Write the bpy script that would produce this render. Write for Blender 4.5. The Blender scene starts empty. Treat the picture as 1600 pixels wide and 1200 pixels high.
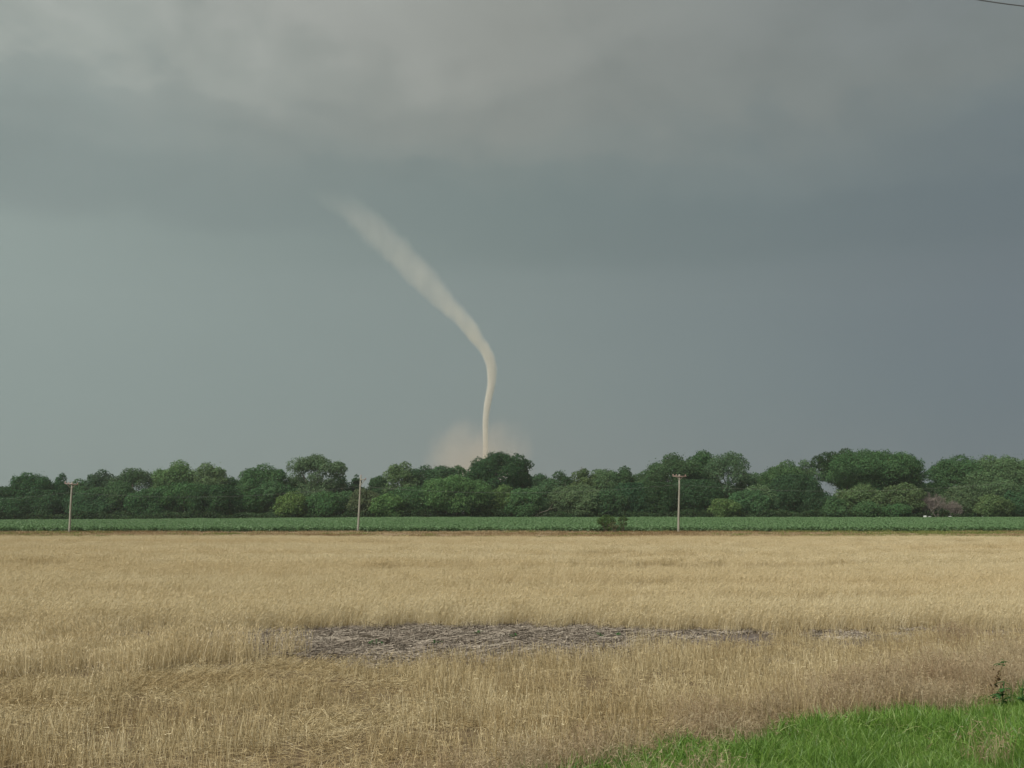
import bpy, math
import numpy as np
from mathutils import Vector, Matrix

S = bpy.context.scene
COL = S.collection
R = math.radians

# ------------------------------------------------------------------ camera
CAM_H, FPX = 2.8, 1689.0
PITCH = math.atan(203.0 / FPX)
cam = bpy.data.cameras.new("camera")
cam.sensor_width = 36.0
cam.lens = FPX / 1600.0 * 36.0
cam.clip_start, cam.clip_end = 0.1, 30000.0
camo = bpy.data.objects.new("camera", cam)
COL.objects.link(camo)
camo.location = (0, 0, CAM_H)
camo.rotation_euler = (R(90) + PITCH, 0, 0)
S.camera = camo

# ------------------------------------------------------------------ exposure / renderer
EXPO = 1.65
vs = S.view_settings
vs.view_transform = 'Standard'
vs.look = 'None'
vs.exposure = EXPO
vs.gamma = 1.0
vs.use_curve_mapping = False
S.render.engine = 'CYCLES'
cy = S.cycles
cy.max_bounces = 8
cy.diffuse_bounces = 4
cy.transmission_bounces = 4
cy.volume_bounces = 3
cy.transparent_max_bounces = 8
cy.use_adaptive_sampling = False
cy.use_denoising = True
cy.denoiser = 'OPENIMAGEDENOISE'
cy.denoising_input_passes = 'RGB_ALBEDO_NORMAL'

def lin(c):
    c = c / 255.0
    return c / 12.92 if c <= 0.04045 else ((c + 0.055) / 1.055) ** 2.4

# ------------------------------------------------------------------ sky (world)
SUN_EL, SUN_AZ = R(42), R(-140)          # azimuth from +Y towards +X: behind the camera, to the left
world = bpy.data.worlds.new("World")
S.world = world
world.use_nodes = True
wt = world.node_tree
wt.nodes.clear()
WN = wt.nodes.new

def wlink(a, b):
    wt.links.new(a, b)

def wmath(op, a, b=None, c=None):
    n = WN('ShaderNodeMath')
    n.operation = op
    for i, v in enumerate((a, b, c)):
        if v is None:
            continue
        if isinstance(v, (int, float)):
            n.inputs[i].default_value = v
        else:
            wlink(v, n.inputs[i])
    return n.outputs[0]

tc = WN('ShaderNodeTexCoord')
sep = WN('ShaderNodeSeparateXYZ')
wlink(tc.outputs['Generated'], sep.inputs[0])
DX, DY, DZ = sep.outputs
hyp = wmath('SQRT', wmath('ADD', wmath('MULTIPLY', DX, DX), wmath('MULTIPLY', DY, DY)))
side = wmath('DIVIDE', DX, wmath('MAXIMUM', hyp, 0.02))

def wnoise(scale, sx, sy, sz, detail, rough=0.55, dist=0.0):
    m = WN('ShaderNodeMapping')
    m.inputs['Scale'].default_value = (sx, sy, sz)
    wlink(tc.outputs['Generated'], m.inputs[0])
    n = WN('ShaderNodeTexNoise')
    n.inputs['Scale'].default_value = scale
    n.inputs['Detail'].default_value = detail
    n.inputs['Roughness'].default_value = rough
    n.inputs['Distortion'].default_value = dist
    wlink(m.outputs[0], n.inputs['Vector'])
    return n.outputs[0]

n1 = wnoise(2.2, 1.0, 1.0, 1.9, 4.0, 0.5, 0.25)
n2 = wnoise(7.5, 1.0, 1.0, 1.6, 4.0, 0.5, 0.3)
n3w = wnoise(17.0, 1.0, 1.0, 1.5, 3.0, 0.5, 0.2)
warp = wmath('ADD', wmath('ADD', wmath('MULTIPLY', wmath('SUBTRACT', n1, 0.5), 0.20),
             wmath('MULTIPLY', wmath('SUBTRACT', n2, 0.5), 0.15)), wmath('MULTIPLY', wmath('SUBTRACT', n3w, 0.5), 0.05))
# the billows live in the cloud base; the rain-filled air under it is smooth
wamt = WN('ShaderNodeMapRange')
wamt.interpolation_type = 'SMOOTHSTEP'
wlink(DZ, wamt.inputs[0])
wamt.inputs[1].default_value, wamt.inputs[2].default_value = 0.22, 0.37
wamt.inputs[3].default_value, wamt.inputs[4].default_value = 0.16, 1.0
elev = wmath('ADD', DZ, wmath('MULTIPLY', warp, wamt.outputs[0]))

def wramp(stops):
    r = WN('ShaderNodeValToRGB')
    r.color_ramp.interpolation = 'EASE'
    el = r.color_ramp.elements
    while len(el) < len(stops):
        el.new(0.5)
    for e, (p, c) in zip(el, stops):
        e.position = p
        e.color = (lin(c[0]), lin(c[1]), lin(c[2]), 1)
    wlink(elev, r.inputs[0])
    return r.outputs[0]

cl = wramp([(0, (134, 148, 146)), (.12, (132, 149, 146)), (.20, (134, 151, 147)), (.243, (135, 151, 147)), (.268, (123, 138, 136)),
            (.30, (123, 137, 135)), (.336, (132, 144, 141)), (.37, (138, 148, 144)), (.395, (154, 161, 155)),
            (.44, (180, 183, 177)), (1, (174, 176, 170))])
cm = wramp([(0, (130, 138, 138)), (.12, (122, 136, 135)), (.177, (119, 134, 133)), (.212, (116, 131, 130)), (.238, (106, 122, 121)),
            (.275, (106, 122, 121)), (.31, (113, 126, 124)), (.336, (125, 133, 129)), (.37, (132, 137, 132)),
            (.43, (143, 146, 140)), (1, (156, 158, 153))])
cr = wramp([(0, (102, 113, 123)), (.12, (89, 105, 117)), (.177, (87, 102, 114)), (.212, (88, 102, 112)), (.238, (84, 99, 108)),
            (.27, (86, 101, 109)), (.30, (98, 111, 116)), (.336, (105, 116, 118)), (.37, (114, 122, 121)),
            (.43, (116, 124, 125)), (1, (136, 140, 139))])

def wmix(f, a, b):
    m = WN('ShaderNodeMix')
    m.data_type = 'RGBA'
    wlink(f, m.inputs[0])
    wlink(a, m.inputs[6])
    wlink(b, m.inputs[7])
    return m.outputs[2]

def wrange(v, a, b):
    m = WN('ShaderNodeMapRange')
    wlink(v, m.inputs[0])
    m.inputs[1].default_value, m.inputs[2].default_value = a, b
    return m.outputs[0]

sidew = wmath('ADD', side, wmath('MULTIPLY', wmath('SUBTRACT', n1, 0.5), 0.12))
cloud = wmix(wrange(sidew, 0.0, 0.42), wmix(wrange(sidew, -0.40, 0.0), cl, cm), cr)
# uneven thickness of the cloud base: soft lighter and darker billows
n4w = wnoise(11.0, 1.0, 1.0, 1.7, 5.0, 0.55, 0.5)
bil = wmath('ADD', wmath('MULTIPLY', wmath('SUBTRACT', n2, 0.5), 0.27), wmath('MULTIPLY', wmath('SUBTRACT', n4w, 0.5), 0.22))
bil = wmath('ADD', 1.0, wmath('MULTIPLY', bil, wamt.outputs[0]))
vsc = WN('ShaderNodeVectorMath')
vsc.operation = 'SCALE'
wlink(cloud, vsc.inputs[0])
wlink(bil, vsc.inputs['Scale'])
bgc = WN('ShaderNodeBackground')
wlink(vsc.outputs[0], bgc.inputs[0])
bgc.inputs[1].default_value = 1.0 / (2 ** EXPO)
sky = WN('ShaderNodeTexSky')
sky.sky_type = 'NISHITA'
sky.sun_disc = False
sky.sun_elevation = SUN_EL
sky.sun_rotation = SUN_AZ % (2 * math.pi)
bgs = WN('ShaderNodeBackground')
wlink(sky.outputs[0], bgs.inputs[0])
bgs.inputs[1].default_value = 0.05
mx = WN('ShaderNodeMixShader')
mx.inputs[0].default_value = 0.985          # near-total cloud cover
wlink(bgs.outputs[0], mx.inputs[1])
wlink(bgc.outputs[0], mx.inputs[2])
wo = WN('ShaderNodeOutputWorld')
wlink(mx.outputs[0], wo.inputs[0])

# ------------------------------------------------------------------ sun behind thin cloud
sl = bpy.data.lights.new("sun", 'SUN')
sl.energy = 1.5
sl.angle = R(40)
sl.color = (1.0, 0.945, 0.85)
so = bpy.data.objects.new("sun", sl)
COL.objects.link(so)
sd = Vector((math.sin(SUN_AZ) * math.cos(SUN_EL), math.cos(SUN_AZ) * math.cos(SUN_EL), math.sin(SUN_EL)))
so.rotation_euler = (-sd).to_track_quat('-Z', 'Y').to_euler()
so.location = (-40, -40, 60)

# ================================================================== helpers
def ray(px, py):
    cx, cyy = (px - 800.0) / FPX, (600.0 - py) / FPX
    cp, sp = math.cos(PITCH), math.sin(PITCH)
    return Vector((cx, cp - cyy * sp, sp + cyy * cp))

def at(px, py, Y):
    d = ray(px, py)
    return Vector((0, 0, CAM_H)) + d * (Y / d.y)

def onground(px, py, z=0.0):
    d = ray(px, py)
    return Vector((0, 0, CAM_H)) + d * ((z - CAM_H) / d.z)

def project(x, y, z=0.0):
    cp, sp = math.cos(PITCH), math.sin(PITCH)
    dz = z - CAM_H
    dep = y * cp + dz * sp
    up = -y * sp + dz * cp
    return 800 + FPX * x / dep, 600 - FPX * up / dep

def tag(o, label=None, cat=None, group=None, kind=None):
    if label: o["label"] = label
    if cat: o["category"] = cat
    if group: o["group"] = group
    if kind: o["kind"] = kind
    return o

def empty(name, loc, label, cat, group=None):
    o = bpy.data.objects.new(name, None)
    o.empty_display_size = 0.3
    o.location = loc
    COL.objects.link(o)
    return tag(o, label, cat, group)

def link(name, me, parent=None, mats=None, coll=COL):
    if mats:
        me.materials.clear()
        for m in (mats if isinstance(mats, (list, tuple)) else [mats]):
            me.materials.append(m)
    o = bpy.data.objects.new(name, me)
    if coll is not None:
        coll.objects.link(o)
    if parent:
        o.parent = parent
    return o

def qmesh(name, V, Q, mi=None, smooth=False):
    V = np.asarray(V, np.float32).reshape(-1, 3)
    Q = np.asarray(Q, np.int32).reshape(-1, 4)
    me = bpy.data.meshes.new(name)
    me.vertices.add(len(V))
    me.vertices.foreach_set('co', V.ravel())
    me.loops.add(Q.size)
    me.loops.foreach_set('vertex_index', Q.ravel())
    me.polygons.add(len(Q))
    me.polygons.foreach_set('loop_start', np.arange(0, Q.size, 4, dtype=np.int32))
    me.polygons.foreach_set('loop_total', np.full(len(Q), 4, np.int32))
    if mi is not None:
        me.polygons.foreach_set('material_index', np.asarray(mi, np.int32))
    if smooth:
        me.polygons.foreach_set('use_smooth', np.ones(len(Q), bool))
    me.update(calc_edges=True)
    return me

class MB:
    """collects quads"""
    def __init__(s):
        s.V, s.Q, s.M, s.n = [], [], [], 0
    def add(s, V, Q, m=0):
        V = np.asarray(V, float).reshape(-1, 3)
        Q = np.asarray(Q, int).reshape(-1, 4)
        s.V.append(V); s.Q.append(Q + s.n); s.M.append(np.full(len(Q), m)); s.n += len(V)
    def tube(s, pts, rad, n=7, m=0):
        pts = np.asarray(pts, float)
        rad = np.broadcast_to(np.asarray(rad, float), (len(pts),))
        V = []
        for i, p in enumerate(pts):
            a, b = pts[max(i - 1, 0)], pts[min(i + 1, len(pts) - 1)]
            t = (b - a) / (np.linalg.norm(b - a) + 1e-9)
            h = np.array([1, 0, 0]) if abs(t[0]) < .8 else np.array([0, 1, 0])
            u = np.cross(t, h); u /= np.linalg.norm(u)
            w = np.cross(t, u)
            an = np.arange(n) * 2 * math.pi / n
            V.append(p + rad[i] * (np.cos(an)[:, None] * u + np.sin(an)[:, None] * w))
        V = np.concatenate(V)
        Q = []
        for i in range(len(pts) - 1):
            for k in range(n):
                Q.append((i * n + k, i * n + (k + 1) % n, (i + 1) * n + (k + 1) % n, (i + 1) * n + k))
        nV = len(V)
        V = np.vstack([V, pts[0], pts[-1]])
        for k in range(0, n):
            Q.append((nV, (k + 1) % n, k, nV))
            e = (len(pts) - 1) * n
            Q.append((nV + 1, e + k, e + (k + 1) % n, nV + 1))
        # end caps as degenerate quads are avoided: pair them
        Q = [q for q in Q if len(set(q)) == 4]
        half = n // 2
        for base, flip in ((0, True), ((len(pts) - 1) * n, False)):
            idx = [base + k for k in range(n)]
            for k in range(1, n - 2, 2):
                q = (idx[0], idx[k], idx[k + 1], idx[k + 2])
                Q.append(q[::-1] if flip else q)
        s.add(V[:nV], [q for q in Q if max(q) < nV], m)
    def box(s, c, sz, rot=None, m=0):
        c = np.asarray(c, float); h = np.asarray(sz, float) / 2
        V = np.array([[x, y, z] for z in (-1, 1) for y in (-1, 1) for x in (-1, 1)], float) * h
        if rot is not None:
            V = V @ np.array(rot.to_3x3()).T
        s.add(V + c, [(0, 2, 3, 1), (4, 5, 7, 6), (0, 1, 5, 4), (2, 6, 7, 3), (0, 4, 6, 2), (1, 3, 7, 5)], m)
    def mesh(s, name, smooth=False):
        return qmesh(name, np.concatenate(s.V), np.concatenate(s.Q), np.concatenate(s.M), smooth)

def ribbons(base, d, length, width, bend, segs, rng, taper=0.9, sidevec=None):
    """flat curved blades; returns verts, quads"""
    N = len(base)
    length = np.broadcast_to(length, (N,)); width = np.broadcast_to(width, (N,))
    if sidevec is None:
        a = rng.uniform(0, 2 * np.pi, N)
        rv = np.stack([np.cos(a), np.sin(a), np.zeros(N)], 1)
        sv = np.cross(d, np.cross(rv, d))
        sv /= np.linalg.norm(sv, axis=1, keepdims=True) + 1e-9
    else:
        sv = sidevec
    V = np.zeros((N, segs + 1, 2, 3))
    for k in range(segs + 1):
        t = k / segs
        p = base + d * (length * t)[:, None] + bend * (length * t * t)[:, None]
        w = (width * (1 - taper * t ** 1.5) * .5)[:, None]
        V[:, k, 0] = p - sv * w
        V[:, k, 1] = p + sv * w
    o = (np.arange(N) * (segs + 1) * 2)[:, None, None]
    k = np.arange(segs)[None, :, None] * 2
    Q = o + k + np.array([0, 1, 3, 2])[None, None, :]
    return V.reshape(-1, 3), Q.reshape(-1, 4)

def tilted(N, rng, tilt_mean, tilt_sd, az0=None, az_sd=3.2):
    th = np.abs(rng.normal(tilt_mean, tilt_sd, N))
    az = rng.uniform(0, 2 * np.pi, N) if az0 is None else rng.normal(az0, az_sd, N)
    return np.stack([np.sin(th) * np.cos(az), np.sin(th) * np.sin(az), np.cos(th)], 1)

def leaves(c, n, size, rng, aspect=0.62):
    """diamond leaf-clump faces"""
    N = len(c)
    n = n / (np.linalg.norm(n, axis=1, keepdims=True) + 1e-9)
    r = rng.normal(size=(N, 3))
    t = np.cross(n, r); t /= np.linalg.norm(t, axis=1, keepdims=True) + 1e-9
    b = np.cross(n, t)
    s = np.broadcast_to(size, (N,))[:, None]
    k = rng.uniform(-.25, .25, (N, 1)) * s
    V = np.stack([c - t * s, c - b * s * aspect + t * k + n * s * .15, c + t * s, c + b * s * aspect + t * k + n * s * .12], 1)
    Q = (np.arange(N) * 4)[:, None] + np.arange(4)[None]
    return V.reshape(-1, 3), Q

def vnoise(x, y, seed=0):
    x = np.asarray(x, float); y = np.asarray(y, float)
    xi, yi = np.floor(x).astype(np.int64), np.floor(y).astype(np.int64)
    fx, fy = x - xi, y - yi
    fx = fx * fx * (3 - 2 * fx); fy = fy * fy * (3 - 2 * fy)
    def h(a, b):
        v = (a * 374761393 + b * 668265263 + seed * 974711) & 0x7fffffff
        v = ((v ^ (v >> 13)) * 1274126177) & 0x7fffffff
        v = (v ^ (v >> 16)) & 0x7fffffff
        return (v % 100003) / 100003.0
    return (h(xi, yi) * (1 - fx) + h(xi + 1, yi) * fx) * (1 - fy) + (h(xi, yi + 1) * (1 - fx) + h(xi + 1, yi + 1) * fx) * fy

def sstep(a, b, v):
    t = np.clip((np.asarray(v, float) - a) / (b - a), 0, 1)
    return t * t * (3 - 2 * t)

def terrain(x, y):
    """gentle rise of the bean field towards the trees, lower on the left"""
    x = np.asarray(x, float); y = np.asarray(y, float)
    rise = 1.0 - 0.78 * sstep(-20, -165, x)
    return rise * sstep(168, 345, y)

# ================================================================== materials
def nmat(name):
    m = bpy.data.materials.new(name)
    m.use_nodes = True
    nt = m.node_tree
    nt.nodes.clear()
    out = nt.nodes.new('ShaderNodeOutputMaterial')
    return m, nt, out

class NT:
    def __init__(s, nt): s.nt = nt
    def n(s, t, **kw):
        x = s.nt.nodes.new(t)
        for k, v in kw.items(): setattr(x, k, v)
        return x
    def l(s, a, b): s.nt.links.new(a, b)
    def setin(s, sock, v):
        if hasattr(v, 'is_output'): s.l(v, sock)
        elif isinstance(v, (tuple, list)) and len(v) == 3 and sock.type == 'RGBA': sock.default_value = (*v, 1)
        else: sock.default_value = v
    def math(s, op, a, b=None, c=None, clamp=False):
        x = s.n('ShaderNodeMath', operation=op, use_clamp=clamp)
        for i, v in enumerate((a, b, c)):
            if v is not None: s.setin(x.inputs[i], v)
        return x.outputs[0]
    def mix(s, f, a, b, blend='MIX'):
        x = s.n('ShaderNodeMix', data_type='RGBA', blend_type=blend)
        s.setin(x.inputs[0], f); s.setin(x.inputs[6], a); s.setin(x.inputs[7], b)
        return x.outputs[2]
    def noise(s, vec, scale, detail=3, rough=.55, sc3=None):
        if sc3 is not None:
            mp = s.n('ShaderNodeMapping'); s.l(vec, mp.inputs[0]); mp.inputs['Scale'].default_value = sc3
            vec = mp.outputs[0]
        x = s.n('ShaderNodeTexNoise'); s.l(vec, x.inputs['Vector'])
        x.inputs['Scale'].default_value = scale; x.inputs['Detail'].default_value = detail
        x.inputs['Roughness'].default_value = rough
        return x.outputs[0]
    def ramp(s, f, stops, interp='LINEAR'):
        x = s.n('ShaderNodeValToRGB'); x.color_ramp.interpolation = interp
        el = x.color_ramp.elements
        while len(el) < len(stops): el.new(.5)
        for e, (p, c) in zip(el, stops): e.position = p; e.color = (*c, 1)
        s.l(f, x.inputs[0]); return x.outputs[0]
    def mr(s, v, a, b, c=0., d=1., smooth=False):
        x = s.n('ShaderNodeMapRange')
        if smooth: x.interpolation_type = 'SMOOTHSTEP'
        s.setin(x.inputs[0], v)
        for i, k in enumerate((a, b, c, d)): s.setin(x.inputs[i + 1], k)
        return x.outputs[0]

def plant_mat(name, stops, transl=0.3, patch=None, objcol=False, spread=0.35, gloss=0.0):
    """thin plant matter: colour picked per blade (mesh island), nudged per plant and by broad patches in the field"""
    m, nt, out = nmat(name)
    N = NT(nt)
    geo = N.n('ShaderNodeNewGeometry')
    oi = N.n('ShaderNodeObjectInfo')
    rnd = geo.outputs['Random Per Island']
    if objcol:
        f = N.mr(rnd, 0, 1, 1 - spread, 1 + spread)
        hue = N.n('ShaderNodeHueSaturation')
        N.l(oi.outputs['Color'], hue.inputs['Color'])
        r2 = N.math('FRACT', N.math('MULTIPLY', rnd, 17.13))
        N.l(N.mr(r2, 0, 1, .485, .515), hue.inputs['Hue'])
        N.l(f, hue.inputs['Value'])
        col = hue.outputs[0]
    else:
        v = N.math('ADD', N.math('MULTIPLY', rnd, .75), N.math('MULTIPLY', oi.outputs['Random'], .25))
        col = N.ramp(v, stops)
    if patch:
        scale, sc3, dark, amount = patch
        nz = N.noise(geo.outputs['Position'], scale, 3, .6, sc3)
        k = N.mr(nz, .38, .66, 0, amount, True)
        col = N.mix(k, col, N.mix(1.0, col, dark, 'MULTIPLY'))
    d = N.n('ShaderNodeBsdfDiffuse'); N.l(col, d.inputs[0])
    t = N.n('ShaderNodeBsdfTranslucent'); N.l(col, t.inputs[0])
    mx_ = N.n('ShaderNodeMixShader'); mx_.inputs[0].default_value = transl
    N.l(d.outputs[0], mx_.inputs[1]); N.l(t.outputs[0], mx_.inputs[2])
    sh = mx_.outputs[0]
    if gloss:
        g = N.n('ShaderNodeBsdfGlossy'); g.inputs['Roughness'].default_value = .45
        g.inputs[0].default_value = (1, 1, 1, 1)
        m2 = N.n('ShaderNodeMixShader'); m2.inputs[0].default_value = gloss
        N.l(sh, m2.inputs[1]); N.l(g.outputs[0], m2.inputs[2]); sh = m2.outputs[0]
    N.l(sh, out.inputs[0])
    return m

def plain(name, col, rough=.8, nscale=None, col2=None, sc3=None):
    m, nt, out = nmat(name)
    N = NT(nt)
    p = N.n('ShaderNodeBsdfPrincipled')
    p.inputs['Roughness'].default_value = rough
    p.inputs['Specular IOR Level'].default_value = .25
    if nscale:
        t = N.n('ShaderNodeTexCoord')
        f = N.noise(t.outputs['Object'], nscale, 4, .6, sc3)
        N.l(N.mix(N.mr(f, .35, .65), col, col2), p.inputs['Base Color'])
    else:
        p.inputs['Base Color'].default_value = (*col, 1)
    N.l(p.outputs[0], out.inputs[0])
    return m

STRAW = [(0, (.40, .31, .165)), (.3, (.55, .465, .285)), (.65, (.66, .58, .385)), (1, (.76, .695, .52))]
M_wheat = plant_mat("ripe_wheat", STRAW, .3, (.06, (.35, 1.3, 1), (.92, .87, .80), .8))
M_stub = plant_mat("stubble_straw", [(0, (.19, .145, .08)), (.25, (.40, .32, .18)), (.6, (.57, .485, .295)), (1, (.76, .69, .49))], .25,
                   (.45, (.7, 1.2, 1), (.76, .71, .64), .9))
M_litter = plant_mat("weathered_straw", [(0, (.095, .078, .062)), (.4, (.215, .185, .152)), (.75, (.36, .315, .26)), (1, (.62, .56, .46))], .1)
M_brome = plant_mat("dry_brome", [(0, (.22, .165, .10)), (.4, (.40, .325, .21)), (.8, (.53, .45, .305)), (1, (.66, .585, .42))], .3,
                    (.6, (1, 1, 1), (.75, .66, .62), .7))
M_grass = plant_mat("green_grass", [(0, (.055, .12, .02)), (.35, (.125, .25, .038)), (.72, (.205, .345, .062)), (.9, (.34, .44, .14)), (1, (.54, .50, .27))], .4,
                    (.9, (1, 1, 1), (.78, .84, .8), .7), gloss=.03)
M_soy = plant_mat("soybean_leaf", [(0, (.080, .155, .060)), (.5, (.11, .20, .085)), (1, (.145, .24, .11))], .25,
                  (.03, (.3, 1, 1), (.88, .92, .85), .8), gloss=.02)
M_verge = plant_mat("verge_dry_grass", [(0, (.17, .125, .065)), (.45, (.31, .235, .13)), (.8, (.44, .355, .215)), (1, (.54, .46, .29))], .25,
                    (.05, (.5, 1, 1), (.62, .55, .46), .9))
M_vgreen = plant_mat("verge_weeds", [(0, (.09, .13, .035)), (.5, (.17, .20, .06)), (1, (.30, .31, .12))], .3)
M_leaf = plant_mat("tree_leaf", None, .34, (.22, (1, 1, 1), (.80, .88, .86), .8), objcol=True, spread=.30)
M_bark = plain("bark", (.10, .085, .07), .9, 2.0, (.17, .15, .125), (1, 1, .3))
M_twig = plain("dead_twig", (.17, .145, .13), .9, 1.2, (.245, .21, .19))
M_pole = plain("weathered_pole", (.19, .185, .155), .85, 2.5, (.29, .28, .235), (3, 3, .25))
M_limb = plain("bare_limb", (.13, .125, .10), .9, 1.5, (.20, .19, .155))
M_arm = plain("crossarm_wood", (.22, .17, .145), .85, 3, (.30, .235, .205))
M_ins = plain("insulator_glaze", (.33, .22, .19), .35)
M_cable = plain("cable_sheath", (.10, .105, .11), .6)
M_wire = plain("wire_aluminium", (.20, .21, .20), .6)
M_white = plain("white_paint", (.50, .53, .51), .7)
M_stone = plain("pink_stone", (.40, .28, .22), .9, 30, (.50, .39, .32))
M_stem = plain("weed_stem", (.16, .13, .06), .8)
M_weed = plant_mat("weed_leaf", [(0, (.03, .085, .03)), (.6, (.055, .14, .045)), (1, (.09, .20, .05))], .3)
M_seed = plain("weed_seedhead", (.10, .065, .03), .9)

# ---- ground
m_ground, nt, out = nmat("ground_soil")
N = NT(nt)
g = N.n('ShaderNodeNewGeometry')
P = g.outputs['Position']
sp = N.n('ShaderNodeSeparateXYZ'); N.l(P, sp.inputs[0])
fine = N.noise(P, 9, 6, .7)
med = N.noise(P, .8, 5, .65, (.6, 1.4, 1))
soil = N.ramp(fine, [(.25, (.085, .062, .042)), (.5, (.17, .13, .08)), (.72, (.30, .24, .14))])
strip = N.ramp(fine, [(.25, (.075, .06, .052)), (.5, (.14, .118, .104)), (.75, (.25, .22, .195))])
ky = N.math('MULTIPLY', N.mr(sp.outputs[1], 19.0, 20.5, 0, 1, True), N.mr(sp.outputs[1], 25.6, 27.0, 1, 0, True))
col = N.mix(ky, soil, strip)
# far headland of bare clay and dead grass
clay = N.ramp(N.noise(P, .35, 6, .7, (.35, 1.2, 1)), [(.3, (.17, .125, .075)), (.5, (.29, .22, .14)), (.7, (.44, .36, .24))])
col = N.mix(N.mr(sp.outputs[1], 102, 108, 0, 1, True), col, clay)
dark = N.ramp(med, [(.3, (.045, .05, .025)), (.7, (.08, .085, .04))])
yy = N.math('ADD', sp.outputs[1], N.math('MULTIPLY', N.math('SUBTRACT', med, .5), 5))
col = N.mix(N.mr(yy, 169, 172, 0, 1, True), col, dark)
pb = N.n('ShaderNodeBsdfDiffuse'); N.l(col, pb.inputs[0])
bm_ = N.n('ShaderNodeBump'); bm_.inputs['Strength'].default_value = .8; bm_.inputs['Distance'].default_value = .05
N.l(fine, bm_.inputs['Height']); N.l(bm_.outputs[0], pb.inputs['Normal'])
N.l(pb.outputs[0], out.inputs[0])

xs = np.unique(np.concatenate([np.linspace(-2600, -400, 12), np.linspace(-400, 400, 81), np.linspace(400, 2600, 12)]))
ys = np.unique(np.concatenate([np.linspace(-500, 0, 5), np.linspace(0, 160, 41), np.linspace(160, 360, 51), np.linspace(360, 1000, 9), np.linspace(1000, 2700, 9)]))
X, Y = np.meshgrid(xs, ys)
V = np.stack([X, Y, terrain(X, Y) + 0.05 * (vnoise(X / 6, Y / 6, 4) - .5) * (np.abs(X) < 200)], -1)
nx = len(xs)
ii = (np.arange(len(ys) - 1)[:, None] * nx + np.arange(nx - 1)[None]).ravel()
Q = np.stack([ii, ii + 1, ii + nx + 1, ii + nx], 1)
go = link("ground", qmesh("ground", V, Q, smooth=True), mats=m_ground)
tag(go, "bare soil and clay under the crops, running to the horizon", kind='structure')

# ---- storm haze: one closed box of thin even air round everything
HAZE_D = 0.00019
m_hz, nt, out = nmat("storm_haze")
hv = nt.nodes.new('ShaderNodeVolumePrincipled')
hv.inputs['Color'].default_value = (.90, .93, .95, 1)
hv.inputs['Density'].default_value = HAZE_D
hv.inputs['Anisotropy'].default_value = .6
nt.links.new(hv.outputs[0], out.inputs['Volume'])
mb = MB(); mb.box((0, 1100, 286), (5400, 3400, 575))
tag(link("haze", mb.mesh("haze"), None, m_hz), "thin grey storm haze in the air over the fields", kind='stuff')

# ================================================================== scattering of crops (stuff)
def source_coll(name, meshes):
    c = bpy.data.collections.new(name)
    for i, me in enumerate(meshes):
        o = bpy.data.objects.new("%s_%02d" % (name, i), me)
        c.objects.link(o)
    return c

def scatter(name, pts, rotz, scl, idx, coll, label, tilt=None):
    n = len(pts)
    me = bpy.data.meshes.new(name)
    me.vertices.add(n)
    me.vertices.foreach_set('co', np.asarray(pts, np.float32).ravel())
    rot = np.zeros((n, 3), np.float32)
    rot[:, 2] = rotz
    if tilt is not None: rot[:, :2] = tilt
    a = me.attributes.new('rot', 'FLOAT_VECTOR', 'POINT'); a.data.foreach_set('vector', rot.ravel())
    a = me.attributes.new('scl', 'FLOAT_VECTOR', 'POINT'); a.data.foreach_set('vector', np.asarray(scl, np.float32).ravel())
    a = me.attributes.new('pick', 'INT', 'POINT'); a.data.foreach_set('value', np.asarray(idx, np.int32))
    o = bpy.data.objects.new(name, me)
    COL.objects.link(o)
    ng = bpy.data.node_groups.new(name + "_scatter", 'GeometryNodeTree')
    ng.interface.new_socket('Geometry', in_out='INPUT', socket_type='NodeSocketGeometry')
    ng.interface.new_socket('Geometry', in_out='OUTPUT', socket_type='NodeSocketGeometry')
    nn = ng.nodes.new
    gi, gout = nn('NodeGroupInput'), nn('NodeGroupOutput')
    ci = nn('GeometryNodeCollectionInfo')
    ci.inputs['Collection'].default_value = coll
    ci.inputs['Separate Children'].default_value = True
    ci.inputs['Reset Children'].default_value = True
    iop = nn('GeometryNodeInstanceOnPoints')
    iop.inputs['Pick Instance'].default_value = True
    def attr(nm, ty):
        x = nn('GeometryNodeInputNamedAttribute'); x.data_type = ty
        x.inputs['Name'].default_value = nm
        return x.outputs['Attribute']
    e2r = nn('FunctionNodeEulerToRotation')
    L = ng.links.new
    L(attr('rot', 'FLOAT_VECTOR'), e2r.inputs[0])
    L(gi.outputs[0], iop.inputs['Points'])
    L(ci.outputs[0], iop.inputs['Instance'])
    L(attr('pick', 'INT'), iop.inputs['Instance Index'])
    L(e2r.outputs[0], iop.inputs['Rotation'])
    L(attr('scl', 'FLOAT_VECTOR'), iop.inputs['Scale'])
    L(iop.outputs[0], gout.inputs[0])
    md = o.modifiers.new("scatter", 'NODES')
    md.node_group = ng
    tag(o, label, kind='stuff')
    return o

def grid_pts(y0, y1, step, rng, k=0.62, m=4.0):
    ys = np.arange(y0, y1, step)
    P = []
    for y in ys:
        w = k * y + m
        x = np.arange(-w, w, step)
        P.append(np.stack([x + rng.uniform(-.5, .5, len(x)) * step, y + rng.uniform(-.5, .5, len(x)) * step], 1))
    return np.concatenate(P)

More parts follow.
